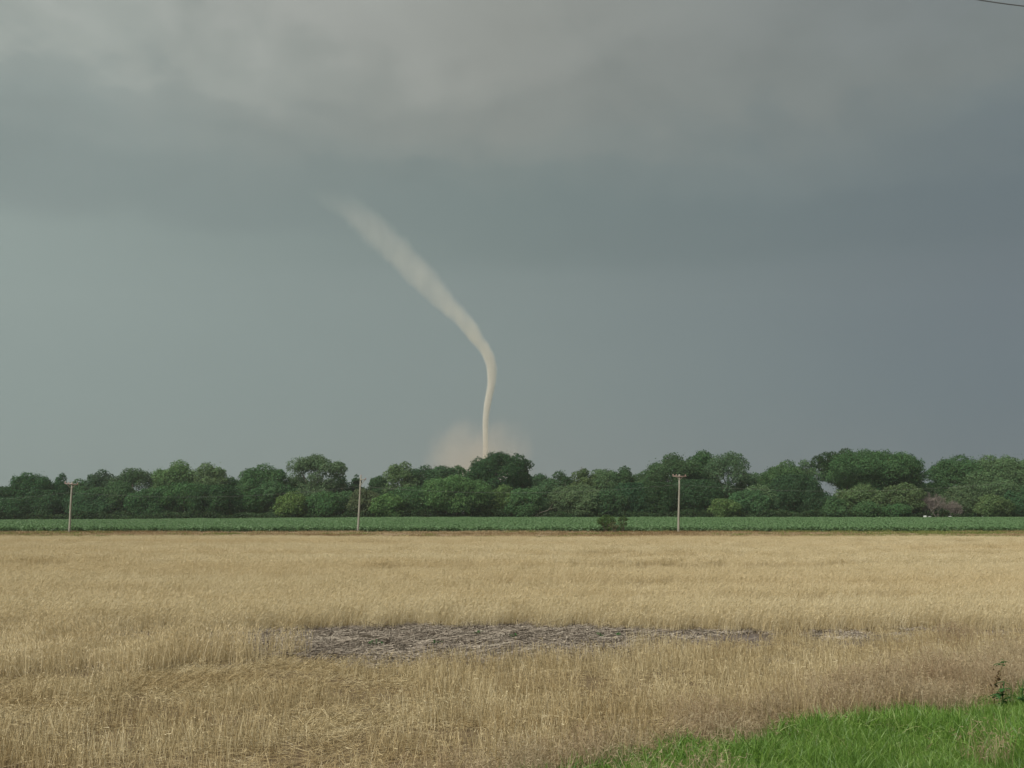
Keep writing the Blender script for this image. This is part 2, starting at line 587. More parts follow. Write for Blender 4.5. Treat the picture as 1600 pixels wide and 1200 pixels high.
def wheat_patch(seed, size, n, h, sw, hw, hl, awns=3, lean=0.12, segs=2, leafn=.6, headless=0.0, sd=.11):
    rng = np.random.default_rng(seed)
    mb = MB()
    base = np.zeros((n, 3)); base[:, :2] = rng.uniform(-size / 2, size / 2, (n, 2))
    d = tilted(n, rng, lean, .10)
    L = h * rng.normal(1, sd, n).clip(.5, 1.35)
    bend = np.zeros((n, 3)); bend[:, 0] = rng.normal(.10, .10, n); bend[:, 1] = rng.normal(0, .08, n); bend[:, 2] = -.05
    mb.add(*ribbons(base, d, L, sw, bend, segs, rng, .45))
    hd = rng.random(n) >= headless
    tip = (base + d * L[:, None] + bend * L[:, None])[hd]
    td = (d + 2 * bend)[hd]
    td += rng.normal(0, .15, td.shape); td[:, 0] += .15
    td /= np.linalg.norm(td, axis=1, keepdims=True)
    nh = len(tip)
    if nh:
        droop = np.zeros((nh, 3)); droop[:, 0] = .18; droop[:, 1] = rng.normal(0, .15, nh); droop[:, 2] = -.25
        hls = hl * rng.uniform(.8, 1.2, nh)
        mb.add(*ribbons(tip - td * .01, td, hls, hw * rng.uniform(.8, 1.2, nh), droop, 2, rng, .6))
        for _ in range(awns):
            ad = td + rng.normal(0, .28, td.shape); ad /= np.linalg.norm(ad, axis=1, keepdims=True)
            mb.add(*ribbons(tip + td * (hls * rng.uniform(.1, .7, nh))[:, None], ad, hl * rng.uniform(.8, 1.3, nh), sw * .45, droop * .3, 1, rng, .8))
    nl = int(n * leafn)
    if nl:
        j = rng.integers(0, n, nl)
        lb = base[j] + d[j] * (L[j] * rng.uniform(.2, .75, nl))[:, None]
        ld = tilted(nl, rng, .8, .4)
        lbend = np.zeros((nl, 3)); lbend[:, 2] = -rng.uniform(.4, 1.1, nl)
        mb.add(*ribbons(lb, ld, rng.uniform(.10, .22, nl), sw * 1.5, lbend, 2, rng, .8))
    return mb.mesh("wheat_clump")

def litter(mb, rng, size, n, lmin, lmax, w, zmax=.03):
    base = np.zeros((n, 3)); base[:, :2] = rng.uniform(-size / 2, size / 2, (n, 2)); base[:, 2] = rng.uniform(.005, zmax, n)
    a = rng.uniform(0, 2 * np.pi, n)
    d = np.stack([np.cos(a), np.sin(a) * .7, rng.normal(0, .12, n)], 1)
    d /= np.linalg.norm(d, axis=1, keepdims=True)
    sv = np.stack([-np.sin(a) * .7, np.cos(a) * .7, np.full(n, .7)], 1)
    bend = np.zeros((n, 3)); bend[:, 2] = rng.normal(0, .08, n)
    mb.add(*ribbons(base, d, rng.uniform(lmin, lmax, n), w, bend, 1, rng, .2, sv))

# ---- zones of the near field, read off as boundary lines on the ground
def bl(px, pts):
    return np.interp(px, [p[0] for p in pts], [p[1] for p in pts])
UP = [(-900, 1003), (140, 999), (300, 994), (440, 989), (560, 985), (700, 983), (830, 982), (1000, 987), (1160, 990), (1350, 988), (2400, 984)]
LO = [(-900, 1003), (140, 1005), (300, 1008), (430, 1015), (540, 1026), (680, 1032), (800, 1029), (960, 1018), (1100, 1003), (1200, 996), (1350, 991), (2400, 987)]
GR = [(-900, 1720), (300, 1340), (600, 1268), (880, 1204), (1080, 1167), (1250, 1131), (1400, 1113), (1600, 1090), (2400, 1030)]

def zones(P):
    px, py = project(P[:, 0], P[:, 1])
    nz = (vnoise(P[:, 0] * 1.1, P[:, 1] * 1.1, 3) - .5)
    n2 = (vnoise(P[:, 0] * .35, P[:, 1] * .5, 8) - .5)
    up = bl(px, UP) + nz * 5
    lo = bl(px, LO) + nz * 16 + n2 * 8
    gr = bl(px, GR) + nz * 22 + (vnoise(P[:, 0] * 3.2, P[:, 1] * 3.2, 13) - .5) * 22
    bw = bl(px, [(400, 18), (900, 24), (1150, 38), (1350, 56), (1600, 74), (2400, 100)]) * (1 + nz * .8)
    return px, py, up, lo, gr, bw

# ---- standing wheat
rng = np.random.default_rng(11)
near_src = source_coll("wheat_clump", [wheat_patch(100 + i, .52, 70, .58, .006, .013, .07, 5, .17, sd=.2) for i in range(6)])
far_src = source_coll("wheat_clump_far", [wheat_patch(200 + i, 1.25, 330, .60, .012, .019, .075, 3, .15, leafn=.25, sd=.16) for i in range(6)])
P = grid_pts(24.0, 50.0, .40, rng, .64, 5)
px, py, up, lo, gr, bw = zones(P)
P = P[py < up - 1]
def wheat_h(P):
    a = vnoise(P[:, 0] / 11, P[:, 1] / 1.3, 21); b = vnoise(P[:, 0] / 22 + P[:, 1] / 40, P[:, 1] / 3.5, 22)
    furrow = sstep(.56, .72, a * .5 + b * .5 + .06)
    return (1.0 + .14 * (vnoise(P[:, 0] / 3, P[:, 1] / 3, 5) - .5) + .10 * (vnoise(P[:, 0] / 30, P[:, 1] / 10, 6) - .5)) * (1 - .60 * furrow)
def put(name, P, src, nsrc, hz, label, rng, tilt=None, zf=None):
    n = len(P)
    z = terrain(P[:, 0], P[:, 1]) if zf is None else zf
    sc = np.ones((n, 3)); sc[:, :2] = rng.uniform(.9, 1.15, (n, 1)); sc[:, 2] = hz * rng.uniform(.93, 1.07, n)
    return scatter(name, np.column_stack([P, z]), rng.uniform(-.55, .55, n) + np.where(rng.random(n) < .0, math.pi, 0), sc,
                   rng.integers(0, nsrc, n), src, label, tilt)
edge = np.clip((up[py < up - 1] - py[py < up - 1]) / 9, 0, 1)
put("wheat_crop", P, near_src, 6, wheat_h(P) * (.62 + .38 * edge * vnoise(P[:, 0] * 2, P[:, 1] * 2, 19) ** .3), "ripe tan wheat standing behind the bare residue strip", rng)
P = grid_pts(50.0, 105.0, .95, rng, .60, 6)
P = P[P[:, 1] < 104.5 - 2.0 * sstep(20, 60, P[:, 0]) * 3 + 1.5 * vnoise(P[:, 0] / 5, P[:, 1] * 0, 2)]
put("wheat_crop", P, far_src, 6, wheat_h(P) * 1.02, "smooth pale tan far half of the ripe wheat field", rng)

# ---- foreground stubble
def stubble_patch(seed, n, h, lean, litn, sd=.10, az=None):
    rng = np.random.default_rng(seed)
    mb = MB(); size = .5
    base = np.zeros((n, 3)); base[:, :2] = rng.uniform(-size / 2, size / 2, (n, 2))
    d = tilted(n, rng, lean, sd) if az is None else tilted(n, rng, lean, sd, az, 1.1)
    L = h * rng.uniform(.45, 1.2, n)
    bend = rng.normal(0, .09, (n, 3)); bend[:, 2] = -.03
    mb.add(*ribbons(base, d, L, rng.uniform(.0035, .007, n), bend, 2, rng, .35))
    k = rng.random(n) < .35
    tip = (base + d * L[:, None] + bend * L[:, None])[k]
    td = tilted(k.sum(), rng, .6, .5)
    mb.add(*ribbons(tip, td, rng.uniform(.03, .08, k.sum()), .011, np.zeros((k.sum(), 3)) - [0, 0, .4], 1, rng, .7))
    nl = n // 2
    j = rng.integers(0, n, nl)
    lb = base[j] + d[j] * (L[j] * rng.uniform(.1, .8, nl))[:, None]
    lbend = np.zeros((nl, 3)); lbend[:, 2] = -rng.uniform(.3, 1.2, nl)
    mb.add(*ribbons(lb, tilted(nl, rng, .9, .4), rng.uniform(.06, .18, nl), .007, lbend, 2, rng, .7))
    litter(mb, rng, size, litn, .05, .18, .005, .07)
    return mb.mesh("stubble_clump")
st = [stubble_patch(300 + i, 34, .34, .16, 70, .16) for i in range(6)]
lod = [stubble_patch(330 + i, 40, .36, 1.25, 80, .3, .3) for i in range(3)]
tall = [wheat_patch(350 + i, .5, 40, .50, .007, .012, .06, 3, .16) for i in range(3)]
for me in st + lod: me.materials.append(M_stub)
for c in (near_src, far_src):
    for o in c.objects: o.data.materials.append(M_wheat)
for me in tall: me.materials.append(M_wheat)
stub_src = source_coll("stubble_clump", st + lod + tall)

P = grid_pts(9.0, 26.5, .27, rng, .68, 3)
px, py, up, lo, gr, bw = zones(P)
nz = vnoise(P[:, 0] * .8, P[:, 1] * .8, 31)
n3 = vnoise(P[:, 0] * .45, P[:, 1] * .9, 37)
infg = (py > lo) & (py < gr - bw * .12)
fade = rng.random(len(P)) < np.clip((py - lo) / 34 + .25 + .35 * sstep(520, 260, px), 0, 1)
tallL = (py > 1020) & (py < bl(px, [(-900, 1072), (120, 1066), (260, 1050), (430, 1036), (520, 1024), (640, 1000), (2400, 900)]) + (nz - .5) * 26) & (rng.random(len(P)) < .85 - .5 * sstep(150, 520, px))
edge_r = (px > 1120) & (py < 1030)
lodz = (~tallL) & (((py < bl(px, [(-900, 1110), (200, 1108), (650, 1085), (700, 900), (2400, 900)])) & (n3 > .35)) | (n3 > .74))
keep = infg & (fade | tallL) & (rng.random(len(P)) < np.where(tallL, .9, .46 + .44 * (nz > .45)))
P, px, py, tallL, lodz, nz = P[keep], px[keep], py[keep], tallL[keep], lodz[keep], nz[keep]
n = len(P)
idx = np.where(tallL, 9 + rng.integers(0, 3, n), np.where(lodz, 6 + rng.integers(0, 3, n), rng.integers(0, 6, n)))
sc = np.ones((n, 3)); sc[:, 2] = rng.uniform(.8, 1.15, n) * (.75 + .5 * nz)
rz = np.where(lodz, rng.normal(.2, 1.0, n), rng.uniform(0, 6.28, n))
scatter("wheat_stubble", np.column_stack([P, np.zeros(n)]), rz, sc, idx, stub_src,
        "thin dry wheat stubble and lodged straw in the near field")

# ---- residue strip
def residue_patch(seed):
    rng = np.random.default_rng(seed)
    mb = MB()
    litter(mb, rng, .7, 190, .03, .16, .009, .05)
    litter(mb, rng, .7, 16, .2, .55, .011, .06)
    c = np.zeros((60, 3)); c[:, :2] = rng.uniform(-.35, .35, (60, 2)); c[:, 2] = rng.uniform(.01, .05, 60)
    mb.add(*leaves(c, rng.normal(0, .7, (60, 3)) + [0, -.3, 1], rng.uniform(.015, .045, 60), rng, .8))
    k = 5
    b = np.zeros((k, 3)); b[:, :2] = rng.uniform(-.35, .35, (k, 2))
    mb.add(*ribbons(b, tilted(k, rng, .3, .2), rng.uniform(.08, .22, k), .01, np.zeros((k, 3)), 1, rng, .3))
    me = mb.mesh("residue_clump"); me.materials.append(M_litter)
    return me
res_src = source_coll("residue_clump", [residue_patch(400 + i) for i in range(6)])
P = grid_pts(17.0, 28.0, .45, rng, .68, 3)
px, py, up, lo, gr, bw = zones(P)
P = P[(py > up - 4) & (py < lo + 8) & (rng.random(len(P)) < 1 - .75 * sstep(900, 1120, px))]
n = len(P)
scatter("crop_residue", np.column_stack([P, np.full(n, .004)]), rng.uniform(0, 6.28, n), np.ones((n, 3)), rng.integers(0, 6, n), res_src,
        "grey brown strip of broken stalks on bare soil across the wheat")

# ---- dry brome between stubble and green grass
def brome_patch(seed):
    rng = np.random.default_rng(seed)
    mb = MB(); n = 70
    base = np.zeros((n, 3)); base[:, :2] = rng.uniform(-.24, .24, (n, 2))
    d = tilted(n, rng, .22, .2)
    L = rng.uniform(.18, .5, n)
    bend = rng.normal(0, .22, (n, 3)); bend[:, 2] = -.15
    mb.add(*ribbons(base, d, L, .0045, bend, 2, rng, .5))
    tip = base + d * L[:, None] + bend * L[:, None]
    for _ in range(5):
        hd = d + 2 * bend + rng.normal(0, .5, (n, 3)); hd /= np.linalg.norm(hd, axis=1, keepdims=True)
        mb.add(*ribbons(tip - d * rng.uniform(0, .08, (n, 1)), hd, rng.uniform(.03, .075, n), .006, np.zeros((n, 3)) - [0, 0, .5], 1, rng, .6))
    litter(mb, rng, .5, 25, .06, .2, .006, .06)
    me = mb.mesh("brome_clump"); me.materials.append(M_brome)
    return me
br_src = source_coll("brome_clump", [brome_patch(500 + i) for i in range(5)])
P = grid_pts(8.0, 24, .27, rng, .68, 3)
px, py, up, lo, gr, bw = zones(P)
f = (py - (gr - bw)) / bw
keep = (f > -.25) & (rng.random(len(P)) < np.where(py < gr + 6, np.clip(.12 + f * .60, .04, .62), np.where(py < gr + 26, .10, .012)))
for wx_, wy_ in ((1553, 1108), (1568, 1110), (1600, 1108)):      # trampled clear round the broad weeds
    wp = onground(wx_, wy_)
    keep &= np.hypot(P[:, 0] - wp.x, (P[:, 1] - wp.y + .25) * .7) > .24
P = P[keep]; n = len(P)
sc = np.ones((n, 3)); sc[:, 2] = rng.uniform(.7, 1.25, n) * (1 + .3 * sstep(1200, 1600, px[keep]))
scatter("brome_grass", np.column_stack([P, np.zeros(n)]), rng.uniform(0, 6.28, n), sc, rng.integers(0, 5, n), br_src,
        "purplish brown dried brome between stubble and green grass")

# ---- green roadside grass
def grass_patch(seed, n, hmax, wk=1.):
    rng = np.random.default_rng(seed)
    mb = MB()
    base = np.zeros((n, 3)); base[:, :2] = rng.uniform(-.22, .22, (n, 2))
    L = hmax * rng.uniform(.4, 1.05, n)
    d = tilted(n, rng, .3, .3)
    bend = np.zeros((n, 3)); a = rng.uniform(0, 6.28, n); k = rng.uniform(.1, .7, n)
    bend[:, 0] = np.cos(a) * k; bend[:, 1] = np.sin(a) * k; bend[:, 2] = -k * .75
    mb.add(*ribbons(base, d, L, wk * rng.uniform(.004, .011, n), bend, 4, rng, .95))
    me = mb.mesh("grass_clump"); me.materials.append(M_grass)
    return me
gr_src = source_coll("grass_clump", [grass_patch(600 + i, (130, 80, 150)[i % 3], (.30, .46, .22)[i % 3], (1., 1.7, .8)[i % 3]) for i in range(6)])
P = grid_pts(5.0, 22, .21, rng, .72, 4)
px, py, up, lo, gr, bw = zones(P)
f = py - gr
sx, sy = onground(1568, 1196).x, onground(1568, 1196).y
keep = (np.hypot(P[:, 0] - sx * P[:, 1] / sy, (P[:, 1] - sy) * .6) > .13) & (f > -8) & (rng.random(len(P)) < np.clip(.25 + f / 45, 0, .96))
P = P[keep]; n = len(P); f = f[keep]
hz = (.55 + .45 * sstep(0, 40, f)) * (.62 + .85 * vnoise(P[:, 0] * 1.7, P[:, 1] * 1.7, 77))
gpick = np.where(vnoise(P[:, 0] * 1.1, P[:, 1] * 1.1, 78) > .62, 1, np.where(rng.random(n) < .4, 2, 0)) + 3 * rng.integers(0, 2, n)
sc = np.ones((n, 3)); sc[:, 2] = hz; sc[:, :2] = (.8 + .3 * hz)[:, None]
scatter("green_grass", np.column_stack([P, np.zeros(n)]), rng.uniform(0, 6.28, n), sc, gpick, gr_src,
        "lush bright green roadside grass in the near right corner")

# ---- soybean field
def soy_patch(seed, size=2.6):
    rng = np.random.default_rng(seed)
    mb = MB(); n = 620
    row = np.round(rng.uniform(-size / 2, size / 2, n) / .76) * .76
    c = np.stack([rng.uniform(-size / 2, size / 2, n), row + rng.normal(0, .17, n), np.zeros(n)], 1)
    prof = 1 - (np.abs(c[:, 1] - row) / .5) ** 2
    c[:, 2] = (.78 * prof.clip(.4, 1)) * rng.uniform(0, 1, n) ** .45 + .05 * vnoise(c[:, 0] * 2, c[:, 1] * 2, seed)
    nn = rng.normal(0, .55, (n, 3)) + [0, -.15, 1]
    mb.add(*leaves(c, nn, rng.uniform(.08, .15, n), rng, .75))
    me = mb.mesh("soy_clump"); me.materials.append(M_soy)
    return me
soy_src = source_coll("soy_clump", [soy_patch(700 + i) for i in range(5)])
P = grid_pts(173.0, 338.0, 2.15, rng, .56, 10)
P = P[P[:, 1] > 172 + 5.0 * vnoise(P[:, 0] / 9, P[:, 1] * 0, 9) * vnoise(P[:, 0] / 2.5, P[:, 1] * 0, 10)]
n = len(P)
sc = np.ones((n, 3)); sc[:, 2] = rng.uniform(.9, 1.1, n) + .22 * (vnoise(P[:, 0] / 8, P[:, 1] / 8, 14) - .5) + .2 * (vnoise(P[:, 0] / 2.2, P[:, 1] / 2.2, 15) - .5)
scatter("soybean_crop", np.column_stack([P, terrain(P[:, 0], P[:, 1])]), rng.uniform(-.06, .06, n), sc, rng.integers(0, 5, n), soy_src,
        "level green bean crop between the headland and the woods")

# ---- headland between wheat and beans
def tuft_patch(seed, mat, n, h, spread, w):
    rng = np.random.default_rng(seed)
    mb = MB()
    base = np.zeros((n, 3)); base[:, :2] = rng.normal(0, spread, (n, 2))
    d = tilted(n, rng, .4, .3)
    bend = rng.normal(0, .25, (n, 3)); bend[:, 2] = -.25
    mb.add(*ribbons(base, d, h * rng.uniform(.4, 1.1, n), w, bend, 2, rng, .7))
    me = mb.mesh("verge_clump"); me.materials.append(mat)
    return me
vg_src = source_coll("verge_clump", [tuft_patch(800 + i, M_verge, 70, .34, .55, .03) for i in range(4)] +
                     [tuft_patch(820 + i, M_vgreen, 60, .38, .5, .04) for i in range(3)])
P = grid_pts(110, 173, 1.25, rng, .56, 8)
a = vnoise(P[:, 0] / 14, P[:, 1] / 3.2, 41)
track = np.exp(-((P[:, 1] - 163 - 2 * np.sin(P[:, 0] / 25)) / 2.6) ** 2)
keep = rng.random(len(P)) < np.clip(.30 + .9 * (a - .35), .05, .95) * (1 - .85 * track)
P, a = P[keep], a[keep]
n = len(P)
gp = (vnoise(P[:, 0] / 10, P[:, 1] / 4, 43) + .38 * sstep(20, 75, P[:, 0]) + .25 * sstep(168, 172, P[:, 1])) * (1.0)
isg = rng.random(n) < sstep(.62, .95, gp)
idx = np.where(isg, 4 + rng.integers(0, 3, n), rng.integers(0, 4, n))
sc = np.ones((n, 3)) * rng.uniform(.7, 1.3, (n, 1)); sc[:, 2] *= .7 + .6 * a
scatter("headland_grass", np.column_stack([P, np.zeros(n)]), rng.uniform(0, 6.28, n), sc, idx, vg_src,
        "rough brown and olive grass strip between wheat and beans")

# ================================================================== trees
def lobe_cloud(rng, W, H, z0, nl, lr, leaf, cover, core=True, squash=.85):
    """leaf clumps on the skins of many lobes that fill an uneven crown"""
    Rr, zc, a = W / 2, (H + z0) / 2, (H - z0) / 2
    C = []
    for i in range(nl):
        v = rng.normal(size=3); v /= np.linalg.norm(v)
        if v[2] < -.2 and rng.random() < .4: v[2] *= -1
        # fuller than an ellipsoid: pull the direction towards a rounded box
        v = np.sign(v) * np.abs(v) ** .8
        u = rng.uniform(.66, 1.0)
        r = min(Rr * rng.uniform(*lr), a * .55)
        p = np.array([v[0] * (Rr - r * .7) * u, v[1] * (Rr - r * .7) * u, zc + v[2] * (a - r * .75) * u])
        p[2] = min(p[2], H - r * .8)
        C.append((p, r))
    C.append((np.array([rng.uniform(-.2, .2) * Rr, 0, H - Rr * .26]), min(Rr * .30, a * .5)))
    cs, ns = [], []
    shells = [(p, np.array([r, r, r * squash]), cover) for p, r in C]
    if core:
        shells.append((np.array([0, 0, zc - a * .05]), np.array([Rr * .78, Rr * .7, a * .80]), cover * .8))
        shells.append((np.array([0, 0, zc - a * .1]), np.array([Rr * .5, Rr * .45, a * .65]), cover * .8))
    for p, rv, cov in shells:
        ar = (rv[0] * rv[1] * rv[2]) ** (2 / 3)
        n = int(4 * math.pi * ar * .8 * cov / (leaf * leaf * 1.24))
        d = rng.normal(size=(int(n * 1.5), 3)); d /= np.linalg.norm(d, axis=1, keepdims=True)
        d = d[d[:, 2] > -.65][:n]
        bump = .80 + .34 * rng.random((len(d), 1)) + .18 * np.sin(d[:, :1] * 5 + p[0]) * np.cos(d[:, 2:] * 6 + p[1])
        stray = rng.random((len(d), 1)) < .10          # sprays that stick out and break the outline
        q = p + d * rv * (bump + stray * rng.uniform(.05, .30, (len(d), 1)))
        q[:, 2] = np.minimum(q[:, 2], H + .35)
        cs.append(q); ns.append(d * .8 + rng.normal(0, .5, d.shape) + [0, 0, .25])
    c = np.concatenate(cs)
    ok = c[:, 2] > .15
    c = c[ok]; nn = np.concatenate(ns)[ok]
    return leaves(c, nn, leaf * rng.uniform(.65, 1.3, len(c)), rng), C

def tree_trunk(rng, H, rad, lobes, z_fork):
    mb = MB()
    lean = rng.normal(0, .03 * H, 2)
    pts = [np.array([lean[0] * t * t, lean[1] * t * t, H * .8 * t - .3]) for t in (0, .15, .35, .6, .85, 1)]
    mb.tube(pts, [rad * 1.35, rad, rad * .85, rad * .6, rad * .35, rad * .15], 8)
    for p, r in lobes[:7]:
        t0 = rng.uniform(.25, .6)
        s = np.array([lean[0] * t0 * t0, lean[1] * t0 * t0, H * .8 * t0])
        if p[2] < s[2]: continue
        mid = (s + p) / 2 + np.array([0, 0, -.08 * H * rng.random()])
        mb.tube([s, mid, p], [rad * .42, rad * .28, rad * .1], 6)
    return mb.mesh("trunk", True)

TINT = {'dark': (.052, .110, .048), 'mid': (.074, .146, .064), 'light': (.118, .192, .086), 'olive': (.110, .156, .074),
        'yellow': (.118, .192, .070), 'blue': (.062, .114, .064)}
tree_no = [0]
def tree(x, top, w, D, kind, label, style='round', z0f=None, group='trees in the belt behind the bean field', name='broadleaf_tree', cat='tree'):
    tree_no[0] += 1
    rng = np.random.default_rng(9000 + tree_no[0])
    p = at(x, top, D)
    gz = float(terrain(p.x, D))
    H = p.z - gz
    W = w / FPX * D * (1.36 if (style == 'round' and D > 362) else 1.22)
    root = empty(name, (p.x, D, gz), label, cat, group)
    if style == 'airy':
        (V, Q), lobes = lobe_cloud(rng, W, H, H * .42, 26, (.16, .28), .26, .8, False)
        (V2, Q2), lb2 = lobe_cloud(rng, W * .7, H * .62, H * .05, 14, (.3, .5), .32, 1.0)
        Q = np.vstack([Q, Q2 + len(V)]); V = np.vstack([V, V2]); lobes = lobes[:7]
    elif style == 'wide':
        (V, Q), lobes = lobe_cloud(rng, W, H, H * .30, 40, (.16, .27), .28, 1.1)
    elif style == 'gappy':
        (V, Q), lobes = lobe_cloud(rng, W, H, H * .22, 28, (.22, .34), .27, .85, False)
    elif style == 'cone':
        (V, Q), lobes = lobe_cloud(rng, W, H * .80, H * .02, 22, (.26, .40), .28, 1.1)
        (V2, Q2), _ = lobe_cloud(rng, W * .6, H, H * .4, 14, (.3, .5), .26, 1.1)
        Q = np.vstack([Q, Q2 + len(V)]); V = np.vstack([V, V2])
    elif style == 'low':
        (V, Q), lobes = lobe_cloud(rng, W, H, -.1 * H, 22, (.25, .40), .28, 1.1)
    elif style == 'droop':
        (V, Q), lobes = lobe_cloud(rng, W, H, -.05 * H, 30, (.20, .32), .27, 1.1, True, 1.5)
    else:
        (V, Q), lobes = lobe_cloud(rng, W, H, H * (.06 if z0f is None else z0f), 32, (.20, .32), .28, 1.05)
    cr = link('crown', qmesh('crown', V, Q), root, M_leaf)
    c = np.array(TINT[kind]) * rng.uniform(.88, 1.12)
    c = c * (1 + rng.normal(0, .05, 3))
    cr.color = (*c, 1)
    tr = link('trunk', tree_trunk(rng, H, .022 * H + .05, lobes, .3), root, M_bark)
    return root

BACK = [
 (-62, 748, 70, 372, 'dark', 'round', "dark tree at the far left end of the belt, mostly outside the photo"),
 (-20, 757, 62, 368, 'dark', 'round', "dark low topped tree cut by the left picture edge"),
 (20, 759, 46, 376, 'dark', 'round', "lowest dark crown on the skyline left of the left pole"),
 (50, 738, 60, 374, 'dark', 'round', "dark domed tree, tallest one left of the left pole"),
 (95, 739, 36, 380, 'dark', 'cone', "narrow pointed dark tree just left of the left pole top"),
 (128, 748, 44, 384, 'mid', 'round', "low topped green tree directly behind the left pole crossarm"),
 (160, 733, 38, 384, 'blue', 'round', "small rounded blue green crown right of the left pole"),
 (208, 731, 66, 376, 'mid', 'gappy', "tree with small sky holes in its crown, two right of left pole"),
 (275, 720, 64, 378, 'light', 'round', "tall light green tree, highest between left and middle poles but one"),
 (327, 723, 50, 374, 'light', 'round', "light green domed tree with steep right shoulder above a low notch"),
 (364, 746, 44, 384, 'mid', 'round', "low tree in the skyline notch halfway between left and middle poles"),
 (412, 725, 68, 378, 'mid', 'round', "broad mid green tree sloping down right beside the airy tall tree"),
 (464, 745, 52, 384, 'dark', 'round', "dark low tree filling the base of the airy tall tree on its left"),
 (500, 710, 84, 372, 'light', 'airy', "tall airy light green tree with see through crown left of middle pole"),
 (536, 744, 36, 384, 'mid', 'cone', "small spiky tree between the airy tall tree and the middle pole"),
 (557, 741, 24, 386, 'dark', 'cone', "slim dark pointed tree right behind the middle pole top"),
 (590, 744, 52, 382, 'dark', 'cone', "dark pointed tree just right of the middle pole top"),
 (628, 722, 44, 376, 'light', 'round', "light green tree with a knobbly peak right of the middle pole"),
 (660, 727, 46, 380, 'dark', 'round', "dark crown between the knobbly peaked tree and the dust cloud"),
 (691, 728, 46, 376, 'mid', 'round', "green tree in front of the left side of the dust cloud"),
 (719, 727, 38, 382, 'mid', 'gappy', "loose crowned small tree in front of the dust cloud, left of the funnel"),
 (744, 737, 40, 376, 'mid', 'round', "low tree tucked under the left edge of the big dome at funnel foot"),
 (780, 707, 90, 366, 'dark', 'wide', "big dark domed tree standing right below the funnel foot"),
 (838, 741, 48, 392, 'blue', 'round', "hazy low tree right of the big dome at the funnel foot"),
 (875, 736, 40, 382, 'dark', 'round', "small dark round tree midway between funnel foot and right pole"),
 (912, 733, 42, 378, 'light', 'round', "light green tree with a bare snag poking up from its top"),
 (945, 733, 56, 380, 'light', 'round', "light green flat topped tree behind the roadside bushes"),
 (970, 729, 42, 376, 'mid', 'round', "rounded tree just right of the flat topped tree behind the bushes"),
 (1006, 735, 46, 382, 'mid', 'round', "lower green tree against the left shoulder of the huge pole side tree"),
 (1046, 709, 74, 366, 'mid', 'round', "huge green tree rising directly behind the right pole"),
 (1095, 704, 54, 374, 'mid', 'round', "tall middle crown of the high group right of the right pole"),
 (1136, 706, 68, 368, 'light', 'gappy', "tall tree with sky holes, right end of the group by the right pole"),
 (1192, 738, 42, 384, 'mid', 'round', "low topped tree in the gap right of the group by the right pole"),
 (1224, 720, 58, 374, 'mid', 'round', "rounded tree left of the slanting window of sky"),
 (1257, 718, 40, 370, 'light', 'gappy', "loose crown leaning over the left side of the sky window"),
 (1362, 704, 138, 366, 'mid', 'wide', "very wide spreading tree right of the sky window, broadest in the belt"),
 (1427, 736, 30, 372, 'mid', 'round', "narrow crown hanging off the right side of the broadest tree"),
 (1452, 754, 44, 382, 'dark', 'cone', "dark conifer like tree in the wide skyline dip near the right end"),
 (1502, 711, 78, 370, 'mid', 'round', "dark leaning crowned tree right of the wide skyline dip"),
 (1562, 712, 108, 366, 'light', 'wide', "broad light green tree closing the belt at the right picture edge"),
 (1655, 718, 100, 372, 'mid', 'wide', "broad tree beyond the right picture edge, only its rim in view"),
]
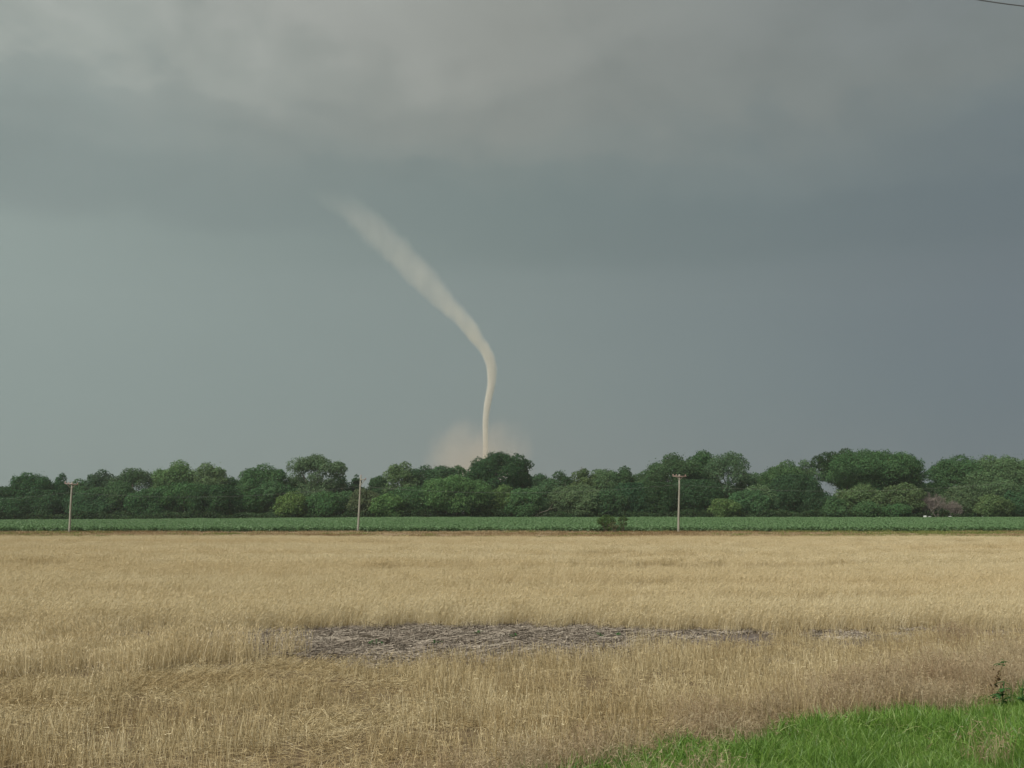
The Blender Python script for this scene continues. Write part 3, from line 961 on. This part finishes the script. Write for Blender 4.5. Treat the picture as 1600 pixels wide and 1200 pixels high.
FRONT = [
 (-45, 770, 70, 346, 'dark', 'low', "dark front row tree beyond the left picture edge"),
 (14, 776, 70, 348, 'dark', 'low', "dark bushy front row tree in the left bottom corner of the belt"),
 (72, 768, 60, 350, 'dark', 'droop', "dark drooping front row tree left of the left pole"),
 (140, 766, 62, 350, 'mid', 'low', "green front row tree just right of the left pole"),
 (182, 752, 62, 356, 'mid', 'round', "mid green tree standing forward of the small rounded blue green crown"),
 (236, 764, 60, 350, 'mid', 'low', "bushy front row tree below the crown with small sky holes"),
 (288, 754, 68, 354, 'mid', 'round', "green front row tree below the tall light green tree"),
 (342, 760, 72, 350, 'dark', 'droop', "dark front row tree below the steep shouldered light dome"),
 (385, 768, 52, 352, 'mid', 'low', "green front row tree below the skyline notch"),
 (430, 752, 64, 358, 'mid', 'round', "rounded front tree below the broad sloping mid green tree"),
 (457, 769, 50, 346, 'yellow', 'low', "yellow green bushy tree lower left of the airy tall tree"),
 (505, 768, 66, 348, 'mid', 'low', "mid green bushy tree straight below the airy tall tree"),
 (542, 768, 54, 352, 'mid', 'low', "green bushy tree touching the left side of the middle pole"),
 (570, 764, 44, 346, 'olive', 'low', "olive toned bushy tree immediately behind the middle pole"),
 (604, 771, 48, 344, 'yellow', 'low', "bright yellow green round bush right of the middle pole"),
 (644, 760, 62, 350, 'mid', 'low', "green front row tree under the knobbly peaked tree"),
 (714, 743, 96, 346, 'yellow', 'round', "large yellow green dome in front row below the dust cloud"),
 (757, 764, 46, 352, 'dark', 'low', "dark front row tree between yellow green dome and funnel foot tree"),
 (787, 758, 40, 348, 'yellow', 'low', "small yellow green crown in front of the big funnel foot dome"),
 (822, 763, 56, 346, 'mid', 'low', "front row tree below the right rim of the funnel foot dome"),
 (853, 748, 58, 358, 'mid', 'round', "green rounded tree below and left of the small dark round tree"),
 (902, 757, 76, 350, 'olive', 'low', "olive green spreading front tree above the fallen pale limb"),
 (946, 764, 60, 348, 'mid', 'low', "front row tree right above the left roadside bush"),
 (988, 757, 62, 352, 'dark', 'droop', "dark drooping front row tree right of the roadside bushes"),
 (1030, 756, 62, 350, 'dark', 'droop', "dark drooping tree touching the left side of the right pole"),
 (1085, 752, 72, 352, 'dark', 'droop', "dark drooping tree just right of the right pole"),
 (1131, 779, 44, 342, 'yellow', 'low', "small yellow green bush right of the right pole at field edge"),
 (1165, 766, 58, 350, 'mid', 'low', "front row tree between the small yellow green bush and the sky window"),
 (1197, 757, 60, 354, 'light', 'round', "light green front tree below the low gap right of the pole group"),
 (1240, 744, 70, 352, 'dark', 'droop', "dark tall drooping tree with visible trunks left of the sky window"),
 (1284, 768, 52, 350, 'dark', 'low', "dark front tree at the foot of the sky window"),
 (1303, 776, 40, 344, 'mid', 'low', "small green front tree just right below the sky window"),
 (1338, 757, 66, 348, 'light', 'round', "light green front tree under the left half of the broadest tree"),
 (1352, 783, 38, 340, 'mid', 'low', "small dark green round shrub under the broadest tree at field edge"),
 (1378, 762, 52, 354, 'dark', 'low', "dark front tree under the middle of the broadest tree"),
 (1412, 755, 54, 346, 'olive', 'round', "smooth olive brown round tree left of the grey dead thicket"),
 (1398, 786, 52, 340, 'mid', 'low', "low spreading shrub in front of the olive brown round tree"),
 (1512, 757, 72, 350, 'olive', 'low', "olive green tree right of the grey dead thicket"),
 (1562, 749, 78, 352, 'light', 'round', "light green front tree below the broad tree at the right edge"),
 (1549, 773, 54, 342, 'yellow', 'low', "yellow green bushy tree near the right edge at field level"),
 (1604, 760, 70, 346, 'mid', 'low', "front row tree cut by the right picture edge"),
 (1670, 764, 76, 348, 'mid', 'low', "front row tree beyond the right picture edge"),
]
for x, t, w, D, k, st_, lab in BACK:
    tree(x, t, w, D, k, lab, st_)
for x, t, w, D, k, st_, lab in FRONT:
    tree(x, t, w, D, k, lab, st_, group='front row of the tree belt')

# tree arching over the window of sky: trunk behind the broadest tree, crown thrown out to the left
rng = np.random.default_rng(77)
D = 371
p0 = at(1330, 812, D); gz = float(terrain(p0.x, D))
root = empty('broadleaf_tree', (p0.x, D, gz), "tree with a limb arching left over the slanting window of sky", 'tree', 'trees in the belt behind the bean field')
mbv, mbq, off, lob = [], [], 0, []
for (x, y, rpx) in [(1279, 722, 11), (1290, 718, 12), (1301, 716, 11), (1286, 730, 9), (1298, 729, 9), (1310, 722, 12), (1316, 735, 9), (1320, 712, 12), (1270, 729, 6), (1308, 742, 6)]:
    c = at(x, y, D) - Vector((p0.x, D, gz))
    r = rpx / FPX * D * .95
    lob.append((np.array(c) + [0, rng.uniform(-1.5, 1.5), 0], r))
cs, ns = [], []
for c, r in lob:
    n = int(4 * math.pi * r * r * 1.0 / (.26 * .26 * 1.24))
    d = rng.normal(size=(n, 3)); d /= np.linalg.norm(d, axis=1, keepdims=True)
    cs.append(c + d * r * (.75 + .35 * rng.random((n, 1)))); ns.append(d * .8 + rng.normal(0, .5, d.shape) + [0, 0, .25])
V, Q = leaves(np.concatenate(cs), np.concatenate(ns), .26 * rng.uniform(.65, 1.3, sum(len(c) for c in cs)), rng)
cr_ = link('crown', qmesh('crown', V, Q), root, M_leaf); cr_.color = (.046, .086, .034, 1)
mb = MB()
f1 = lob[5][0]
mb.tube([(0, 0, -.3), (-.3, 0, 6), (-1.2, 0, 12), f1 + [1.5, 0, -2], lob[1][0]], [.55, .45, .35, .25, .08], 8)
mb.tube([f1 + [1.5, 0, -2], lob[4][0] + [0, 0, -.5], lob[3][0]], [.22, .16, .06], 6)
link('trunk', mb.mesh('trunk', True), root, M_bark)

# dead grey thickets
def dead_thicket(x, top, w, D, label, n, seed):
    rng = np.random.default_rng(seed)
    p = at(x, top, D); gz = float(terrain(p.x, D)); H = p.z - gz; W = w / FPX * D
    root = empty('dead_shrub', (p.x, D, gz), label, 'dead shrub', 'leafless grey thickets')
    k = 26
    base = np.zeros((k, 3)); base[:, :2] = rng.normal(0, W * .14, (k, 2))
    mb = MB()
    tips = []
    for i in range(k):
        a = rng.uniform(0, 6.28); s = rng.uniform(.1, .9)
        e = np.array([math.cos(a) * W * .42 * s, math.sin(a) * W * .35 * s, H * math.sqrt(max(0, 1 - .75 * s * s)) * rng.uniform(.7, .95)])
        m_ = (base[i] + e) / 2 + rng.normal(0, .3, 3)
        mb.tube([base[i] - [0, 0, .1], m_, e], [.07, .05, .02], 5)
        tips += [(base[i], m_, e)]
    link('stems', mb.mesh('stems'), root, M_twig)
    T = np.array(tips)
    j = rng.integers(0, k, n); t = rng.random((n, 1)) ** .6
    b = T[j, 1] * (1 - t) + T[j, 2] * t
    d = tilted(n, rng, .9, .5)
    bend = rng.normal(0, .2, (n, 3))
    V, Q = ribbons(b, d, rng.uniform(.4, 1.4, n), .035, bend, 2, rng, .7)
    link('twigs', qmesh('twigs', V, Q), root, M_twig)
dead_thicket(1456, 768, 66, 344, "large grey brown leafless thicket behind the pair of white boxes", 7000, 5)
dead_thicket(1487, 782, 46, 343, "smaller grey leafless thicket right of the large one", 3800, 6)

# snag above the light tree
p = at(909, 733, 377); gz = float(terrain(p.x, 377))
root = empty('dead_tree', (p.x, 377, gz), "slim bare snag sticking up above a light green crown", 'dead tree')
H = p.z - gz
mb = MB(); mb.tube([(0, 0, -.2), (.2, 0, H * .5), (0, 0, H * .9), (.1, 0, H + 1.0)], [.2, .15, .10, .04], 6)
link('trunk', mb.mesh('trunk', True), root, M_bark)
mb = MB(); rng = np.random.default_rng(3)
for i in range(9):
    z = H * rng.uniform(.86, 1.02); a = rng.uniform(0, 6.28)
    e = np.array([math.cos(a) * 1.2, math.sin(a), rng.uniform(.3, 1.1)])
    mb = MB(); mb.tube([(0.05, 0, z), np.array([0, 0, z]) + e * .5, np.array([0, 0, z]) + e], [.05, .035, .012], 5)
    link('branch', mb.mesh('branch'), root, M_bark)

# pale fallen limb
p = at(853, 803, 341.5); gz = float(terrain(p.x, 341.5))
root = empty('fallen_limb', (p.x, 341.5, gz), "pale bare fallen limb hooked upward at the woodland edge", 'branch')
mb = MB()
mb.tube([(-4.2, 0, .6), (-1.8, .2, 2.2), (.6, 0, 2.9), (1.4, 0, 3.8), (2.2, 0, 5.0)], [.05, .085, .09, .07, .03], 6)
mb.tube([(-3.2, 0.1, .3), (-.6, .1, 1.6), (1.4, 0, 2.1)], [.035, .05, .02], 6)
link('limb', mb.mesh('limb', True), root, M_limb)
mb = MB(); mb.tube([(1.0, 0, 3.3), (2.1, .2, 3.5), (3.0, .2, 3.9)], [.07, .05, .02], 5); link('branch', mb.mesh('branch', True), root, M_limb)
mb = MB(); mb.tube([(-1.8, .2, 2.2), (-2.0, 0, 3.3), (-1.4, 0, 4.0)], [.06, .04, .02], 5)
link('branch', mb.mesh('branch', True), root, M_limb)

# undergrowth that closes the foot of the belt
rng = np.random.default_rng(55)
n = 60000
x = rng.uniform(-205, 205, n); y = 341 + rng.random(n) * 14
h = (1.4 + 2.6 * vnoise(x / 5, y / 6, 51)) * rng.random(n) ** .6
V1, Q1 = leaves(np.stack([x, y, terrain(x, y) + h], 1), rng.normal(0, .6, (n, 3)) + [0, -.5, .7], .34 * rng.uniform(.6, 1.3, n), rng)
n2_ = 60000
x = rng.uniform(-225, 225, n2_); y = rng.uniform(386, 402, n2_)
h = (7.5 + 6.5 * vnoise(x / 7, y / 30, 52)) * rng.random(n2_) ** .6
ok = ~((project(x, y, 8.0)[0] > 1268) & (project(x, y, 8.0)[0] < 1316) & (h > 6.0)) & ~((np.abs(project(x, y, 8.0)[0] - 1440) < 22) & (h > 9))
x, y, h = x[ok], y[ok], h[ok]; n2_ = len(x)
V2, Q2 = leaves(np.stack([x, y, terrain(x, y) + h], 1), rng.normal(0, .6, (n2_, 3)) + [0, -.5, .7], .6 * rng.uniform(.6, 1.3, n2_), rng)
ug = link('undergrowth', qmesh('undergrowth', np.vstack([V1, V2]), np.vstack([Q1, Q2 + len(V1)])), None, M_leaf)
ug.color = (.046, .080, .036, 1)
tag(ug, "dark leafy undergrowth along the foot of the tree belt", kind='stuff')

# ================================================================== tornado
TD = 1800.0
CL = [(806, 758, 9, 1.6), (701, 758.6, 9.5, 1.8), (663, 758.6, 10.5, 2.4), (632, 761.7, 12.5, 2.6), (606, 767, 15, 2.1), (592, 768.8, 16.5, 2.1), (576, 768.4, 19, 2.0), (556, 762.6, 23, 1.7), (543, 754.5, 27, 1.4),
      (529, 744.5, 31.5, 1.1), (502, 724, 43, .80), (472, 694, 56, .60), (445, 668, 68, .48), (414, 641, 76, .40), (387, 612, 81, .33),
      (357, 583, 84, .26), (330, 553, 90, .15), (312, 530, 96, .06), (296, 508, 100, 0.0)]
base = at(758, 803, TD); base.z = 0
root = empty('tornado', base, "pale rope tornado bending from the storm cloud down behind the trees", 'tornado')
rows = []
for y, x, w, od in CL:
    q = at(x, y, TD)
    rows.append((q.z - base.z, q.x - base.x, w / 2 / FPX * TD, od))
rows = np.array(rows); rows[0, 0] = -1.0
ZT = rows[-1, 0]
xmin, xmax = rows[:, 1].min() - 5, rows[:, 1].max() + 5
rmax, odmax = rows[:, 2].max(), rows[:, 3].max()
zz = np.linspace(0, ZT, 70)
from numpy import interp
def crv(col): return interp(zz, rows[:, 0], rows[:, col])
KY = .8
mb = MB()
nseg = 20
V = []
an = np.arange(nseg) * 2 * math.pi / nseg
for z, cx, r in zip(zz, crv(1), crv(2)):
    V.append(np.stack([cx + 1.35 * r * np.cos(an), 1.35 * KY * r * np.sin(an), np.full(nseg, z)], 1))
V = np.concatenate(V); Q = []
for i in range(len(zz) - 1):
    for k in range(nseg):
        Q.append((i * nseg + k, i * nseg + (k + 1) % nseg, (i + 1) * nseg + (k + 1) % nseg, (i + 1) * nseg + k))
for b0, fl in ((0, True), ((len(zz) - 1) * nseg, False)):
    for k in range(1, nseg - 2, 2):
        q = (b0, b0 + k, b0 + k + 1, b0 + k + 2); Q.append(q[::-1] if fl else q)
mb.add(V, Q)
m_f, nt, out = nmat("funnel_condensation")
N = NT(nt)
t = N.n('ShaderNodeTexCoord'); s3 = N.n('ShaderNodeSeparateXYZ'); N.l(t.outputs['Object'], s3.inputs[0])
zn = N.math('DIVIDE', s3.outputs[2], ZT, clamp=True)
def fcurve(col, lo_, hi_):
    fc = N.n('ShaderNodeFloatCurve')
    c = fc.mapping.curves[0]
    pts = [(max(0., r[0] / ZT), (r[col] - lo_) / (hi_ - lo_)) for r in rows]
    while len(c.points) < len(pts): c.points.new(.5, .5)
    for pt, v in zip(c.points, pts): pt.location = v
    fc.mapping.update()
    N.l(zn, fc.inputs['Value'])
    return N.math('MULTIPLY_ADD', fc.outputs[0], hi_ - lo_, lo_)
cxn = fcurve(1, xmin, xmax); rn = fcurve(2, 0, rmax); odn = fcurve(3, 0, odmax)
dx = N.math('DIVIDE', N.math('SUBTRACT', s3.outputs[0], cxn), rn)
dy = N.math('DIVIDE', s3.outputs[1], N.math('MULTIPLY', rn, KY))
q = N.math('SQRT', N.math('ADD', N.math('MULTIPLY', dx, dx), N.math('MULTIPLY', dy, dy)))
nza = N.noise(t.outputs['Object'], .05, 5, .62, (1, 1, .55))
namp = N.mr(zn, .05, .8, .22, .85)
q = N.math('ADD', q, N.math('MULTIPLY', N.math('SUBTRACT', nza, .5), namp))
soft = N.mr(zn, .2, .95, .66, .42)
dens = N.mr(q, 1.02, soft, 0, 1, True)
streak = N.mr(N.noise(t.outputs['Object'], .03, 4, .6, (1.6, 1.6, .5)), .3, .7, .55, 1.45)
dens = N.math('MULTIPLY', N.math('MULTIPLY', dens, streak), N.math('DIVIDE', odn, rn))
pv = N.n('ShaderNodeVolumePrincipled')
pv.inputs['Color'].default_value = (.98, .945, .86, 1)
pv.inputs['Anisotropy'].default_value = 0.0
N.l(dens, pv.inputs['Density'])
N.l(pv.outputs[0], out.inputs['Volume'])
try: m_f.cycles.volume_step_rate = .05
except Exception: pass
fo = link('funnel', mb.mesh('funnel', True), root, m_f)

# dust whirl at its foot
m_d, nt, out = nmat("airborne_dust")
N = NT(nt)
t = N.n('ShaderNodeTexCoord')
vl = N.n('ShaderNodeVectorMath', operation='LENGTH'); N.l(t.outputs['Object'], vl.inputs[0])
nzd = N.noise(t.outputs['Object'], 1.9, 6, .62)
rr = N.math('ADD', vl.outputs['Value'], N.math('MULTIPLY', N.math('SUBTRACT', nzd, .5), 1.15))
dd = N.math('MULTIPLY', N.mr(rr, 1.0, .25, 0, 1, True), .0088)
pv = N.n('ShaderNodeVolumePrincipled')
pv.inputs['Color'].default_value = (.95, .82, .69, 1)
N.l(dd, pv.inputs['Density']); N.l(pv.outputs[0], out.inputs['Volume'])
try: m_d.cycles.volume_step_rate = .25
except Exception: pass
def blob(n=20, m=10):
    mb = MB(); V = []
    for i in range(m + 1):
        ph = math.pi * (i + .02) / (m + .04)
        a = np.arange(n) * 2 * math.pi / n
        V.append(np.stack([np.sin(ph) * np.cos(a), np.sin(ph) * np.sin(a), np.full(n, -np.cos(ph))], 1))
    V = np.concatenate(V); Q = []
    for i in range(m):
        for k in range(n): Q.append((i * n + k, i * n + (k + 1) % n, (i + 1) * n + (k + 1) % n, (i + 1) * n + k))
    for b0, fl in ((0, True), (m * n, False)):
        for k in range(1, n - 2, 2):
            q = (b0, b0 + k, b0 + k + 1, b0 + k + 2); Q.append(q[::-1] if fl else q)
    mb.add(V * 1.25, Q); return mb.mesh('dust_cloud', True)
for (px_, py_, wpx, hpx) in [(722, 735, 140, 180), (778, 742, 140, 196)]:
    c = at(px_, py_, TD)
    do = link('dust_cloud', blob(), root, m_d)
    do.location = (c.x - base.x, 0, c.z - base.z)
    do.scale = (wpx / 2 / FPX * TD, wpx / 2.4 / FPX * TD, hpx / 2 / FPX * TD)

# ================================================================== poles and wires
PD = 167.0
def pole(bx, by, tx, ty, label):
    b = onground(bx, by, 0); D = b.y
    tp = at(tx, ty, D)
    root = empty('utility_pole', b, label, 'utility pole', 'wooden poles along the headland')
    t = tp - b
    mb = MB(); ts = (-.04, 0, .25, .5, .75, 1)
    rng = np.random.default_rng(int(bx))
    pts = [np.array(t) * k + np.array([rng.normal(0, .012), 0, 0]) for k in ts]
    mb.tube(pts, [.185, .18, .165, .15, .135, .12], 10)
    link('shaft', mb.mesh('shaft', True), root, M_pole)
    return root, t, D, b
def ins(parent, pos):
    mb = MB()
    mb.tube([pos, pos + np.array([0, 0, .08])], [.03, .03], 6)
    mb.tube([pos + np.array([0, 0, .06]), pos + np.array([0, 0, .10]), pos + np.array([0, 0, .17]), pos + np.array([0, 0, .22])], [.10, .11, .08, .05], 8)
    link('insulator', mb.mesh('insulator', True), parent, M_ins)

attach = []
# left pole: tilted arm
r1, t, D, b = pole(108, 832.0, 112.6, 753.0, "leaning grey pole with short crossarm at the left of the field")
px_m = D / FPX
za = t.z - .32; xa = t.x * (za / t.z)
mb = MB(); mb.box((xa, -.20, za), (2.05, .11, .14), Matrix.Rotation(R(6), 4, 'Y')); arm = link('crossarm', mb.mesh('crossarm'), r1, M_arm)
for dx_ in (-.95, -.4, .95): ins(r1, np.array([xa + dx_, -.20, za - dx_ * .105 + .07]))
mb = MB()
for s_ in (-1, 1): mb.tube([(xa + s_ * .65, -.2, za - .08 - s_ * .06), (xa - .02, -.2, za - .75)], [.022, .022], 5)
link('brace', mb.mesh('brace'), r1, M_arm)
attach.append(b + t * ((t.z - 1.6) / t.z))
# middle pole: one-sided arm with diagonal brace
r2, t, D, b = pole(559, 831.0, 564.0, 744.0, "pale leaning pole in the middle with a one sided braced arm")
za = t.z - .55; xa = t.x * (za / t.z)
mb = MB(); mb.box((xa + .38, -.19, za), (1.0, .10, .13)); link('crossarm', mb.mesh('crossarm'), r2, M_pole)
mb = MB(); mb.tube([(xa - .02, -.19, za - 1.0), (xa + .68, -.19, za - .05)], [.05, .05], 6); link('brace', mb.mesh('brace'), r2, M_pole)
ins(r2, np.array([xa + .78, -.19, za + .06])); ins(r2, np.array([t.x, 0, t.z]))
attach.append(b + t * ((t.z - 1.6) / t.z))
# right pole
r3, t, D, b = pole(1059.8, 831.5, 1061.6, 741.0, "upright grey pole with reddish crossarm right of the roadside bushes")
za = t.z - .33; xa = t.x * (za / t.z)
mb = MB(); mb.box((xa, -.20, za), (2.15, .11, .15), Matrix.Rotation(R(2), 4, 'Y')); link('crossarm', mb.mesh('crossarm'), r3, M_arm)
for dx_ in (-1.0, -.5, .9): ins(r3, np.array([xa + dx_, -.20, za - dx_ * .035 + .07]))
mb = MB()
for s_ in (-1, 1): mb.tube([(xa + s_ * .5, -.2, za - .08), (xa - .01, -.2, za - .55)], [.022, .022], 5)
link('brace', mb.mesh('brace'), r3, M_arm)
attach.append(b + t * ((t.z - 1.6) / t.z))
# wire carried by the three poles and on past both picture edges
sp_ = attach[1] - attach[0]
A = [attach[0] - sp_, attach[0], attach[1], attach[2], attach[2] + (attach[2] - attach[1])]
pts = []
for i in range(4):
    for k in range(16):
        u = k / 16
        q = A[i].lerp(A[i + 1], u); q.z -= 4 * 1.15 * u * (1 - u); q.y -= .2
        pts.append(np.array(q))
pts.append(np.array(A[4]))
mb = MB(); mb.tube(pts, .009, 5)
tag(link('utility_wire', mb.mesh('utility_wire', True), None, M_wire), "thin sagging wire strung between the three poles before the trees", 'wire')

# overhead cable near the camera, top right corner
Yc = 11.5
cp = []
for px_ in np.linspace(1250, 2100, 40):
    u = (px_ - 1564) / 36.0
    y_ = 5.0 + 5.0 * u - .45 * u * u if -3 < u < 4 else (5 + 5 * u - .45 * u * u)
    # keep it a steady sag outside the stretch that shows
    if u > 4: y_ = 5 + 20 - 7.2 + (u - 4) * 1.4
    if u < -3: y_ = 5 - 15 - 4.05 + (u + 3) * 7.7
    cp.append(np.array(at(px_, y_, Yc)))
mb = MB(); mb.tube(cp, .007, 6)
tag(link('overhead_cable', mb.mesh('overhead_cable', True), None, M_cable), "dark overhead cable crossing the sky in the upper right corner", 'cable')

# ================================================================== roadside bushes, stake, white boxes
def bush(x, by, top, w, label, seed, tint):
    rng = np.random.default_rng(seed)
    b = onground(x, by, 0); D = b.y
    H = at(x, top, D).z; W = w / FPX * D
    root = empty('bush', b, label, 'bush', 'bushes at the near edge of the bean field')
    (V, Q), lob = lobe_cloud(rng, W, H, H * .28, 16, (.24, .38), .13, .6, False)
    (V2, Q2), _ = lobe_cloud(rng, W * .6, H * .6, 0, 6, (.3, .5), .13, .6, False)
    f = link('foliage', qmesh('foliage', np.vstack([V, V2]), np.vstack([Q, Q2 + len(V)])), root, M_leaf); f.color = (*tint, 1)
    mb = MB()
    for i, (p_, r_) in enumerate(lob[:9]):
        mb.tube([(rng.normal(0, .15), rng.normal(0, .15), -.1), p_ * [.5, .5, .55], p_], [.045, .035, .012], 5)
    link('stems', mb.mesh('stems'), root, M_bark)
bush(947, 831.2, 804.5, 30, "larger leafy bush, left of the two by the headland", 21, (.085, .135, .050))
bush(972.5, 831.2, 805.5, 18, "smaller leafy bush, right of the two by the headland", 22, (.088, .135, .054))
bush(960, 831.6, 815, 15, "low pale weedy bush filling the gap between the two bushes", 23, (.13, .145, .075))
b = onground(979.6, 830, 0)
root = empty('marker_stake', b, "tiny white marker stake right of the smaller roadside bush", 'stake')
mb = MB(); mb.box((0, 0, .28), (.16, .06, .64)); mb.box((0, 0, .615), (.10, .05, .03))
link('stake', mb.mesh('stake'), root, M_white)
for (x, w, dz, lab) in [(1445.5, 5.2, .30, "bright white low box before the large grey thicket, left of its pair"),
                        (1452.8, 3.6, .10, "dull white low box, right one of the pair before the grey thicket"),
                        (1484.5, 4.6, .12, "faint white low box below the smaller grey thicket"),
                        (1535.0, 1.8, .34, "tiny whitish box between the faint box and the right hand box"),
                        (1558.5, 5.0, .26, "white low box nearest the right picture edge, at the wood foot")]:
    D = 339.3; p = at(x, 808, D); gz = float(terrain(p.x, D)); W = w / FPX * D
    root = empty('white_box', (p.x, D, gz), lab, 'box', 'white boxes along the far field edge')
    Hb = .85 + dz
    mb = MB(); mb.box((0, 0, Hb / 2), (W * .9, .6, Hb)); link('body', mb.mesh('body'), root, M_white)
    mb = MB(); mb.box((0, 0, Hb + .05), (W, .7, .10)); mb.box((0, 0, Hb + .13), (W * .6, .5, .06)); link('lid', mb.mesh('lid'), root, M_white)

# ================================================================== weeds and stone in the near field
def weed(loc, h, nleaf, leaf, label, seed, lean=(0, 0), cat='weed', seeds=0, spread=.12, top_only=False, name='weed'):
    rng = np.random.default_rng(seed)
    root = empty(name, loc, label, cat)
    tip = np.array([lean[0], lean[1], h])
    mb = MB()
    mb.tube([(0, 0, -.03), tip * [.2, .2, .5], tip], [.010, .008, .005], 5)
    br = []
    for i in range(4):
        t0 = rng.uniform(.3, .8); s = tip * [t0 * t0, t0 * t0, t0]
        e = s + np.array([rng.normal(0, spread), rng.normal(0, spread), rng.uniform(.04, .14) * h * 1.5])
        mb.tube([s, (s + e) / 2 + [0, 0, .01], e], [.004, .003, .002], 4); br.append(e)
    link('stem', mb.mesh('stem'), root, M_stem if seeds else M_weed)
    for i in range(nleaf):
        if top_only: c0 = tip + rng.normal(0, .035, 3)
        else:
            t0 = rng.uniform(.15, 1); c0 = tip * [t0 * t0, t0 * t0, t0]
            if rng.random() < .6: c0 = br[rng.integers(0, 4)] * rng.uniform(.7, 1)
        a = rng.uniform(0, 6.28); d = np.array([math.cos(a), math.sin(a), rng.uniform(-.2, .6)]); d /= np.linalg.norm(d)
        V, Q = ribbons(c0[None], d[None], leaf * rng.uniform(.7, 1.3), leaf * .5, np.array([[0, 0, -.4]]), 1, rng, .9)
        sv = np.cross(d, [0, 0, 1]); sv /= np.linalg.norm(sv)
        L = leaf * rng.uniform(.7, 1.25)
        ks = [0, .3, .65, 1]; ws = [.06, .30, .26, .02]
        vv = []
        for k_, w_ in zip(ks, ws):
            p_ = c0 + d * L * k_ + np.array([0, 0, -.35 * L * k_ * k_])
            vv += [p_ - sv * w_ * L, p_ + np.array([0, 0, -.06 * L]), p_ + sv * w_ * L]
        qq = []
        for k_ in range(3):
            o_ = k_ * 3
            qq += [(o_, o_ + 1, o_ + 4, o_ + 3), (o_ + 1, o_ + 2, o_ + 5, o_ + 4)]
        link('leaf', qmesh('leaf', vv, qq), root, M_weed)
    if seeds:
        mb = MB()
        for i in range(seeds):
            t0 = rng.uniform(.45, .8); c = tip * [t0 * t0, t0 * t0, t0] + rng.normal(0, .035, 3)
            mb.tube([c, c + [0, 0, .012], c + [0, 0, .026]], [.007, .015, .006], 5)
        link('seed_heads', mb.mesh('seed_heads', True), root, M_seed)['kind'] = 'stuff'

b = onground(1553, 1106)
weed(b, .62, 13, .085, "tall thin weed with dark seeds and a green leafy tip at right", 1, (.19, .05), seeds=26, top_only=True)
b = onground(1567, 1108)
weed(b, .40, 18, .12, "broad leaved green weed at the foot of the tall thin weed", 2, (.04, 0), spread=.08)
b = onground(1599, 1108)
weed(b, .42, 16, .12, "broad leaved green weed cut by the right picture edge", 3, (.02, 0), spread=.08)
for i, (x, y, s, lab) in enumerate([(805, 998, .13, "brightest green sprout on the residue strip, below the funnel"),
                                    (748, 993, .12, "dull green sprout on the strip left of the brightest sprout"),
                                    (588, 1010, .14, "pale green sprout near the front of the strip, left of the others"),
                                    (678, 1008, .11, "small green sprout in mid strip between the pale and the dull one"),
                                    (938, 997, .12, "left one of two dark green sprouts at the right end of the strip"),
                                    (966, 996, .12, "right one of two dark green sprouts at the right end of the strip")]):
    weed(onground(x, y), s, 12, .085, lab, 40 + i, (0, 0), 'sprout', spread=.12, name='sprout')

rng = np.random.default_rng(8)
b = onground(1568, 1196)
mb = MB(); me = blob(10, 6)
co = np.zeros(len(me.vertices) * 3, np.float32); me.vertices.foreach_get('co', co); co = co.reshape(-1, 3)
co *= (1 + .22 * (vnoise(co[:, 0] * 2 + 5, co[:, 2] * 2 + co[:, 1], 3) - .5))[:, None]
co = co * [.034, .03, .026] + [0, 0, .02]
me.vertices.foreach_set('co', co.astype(np.float32).ravel()); me.update()
so_ = link('stone', me, None, M_stone); so_.location = b
tag(so_, "small pinkish stone lying in the grass at the bottom right", 'stone')
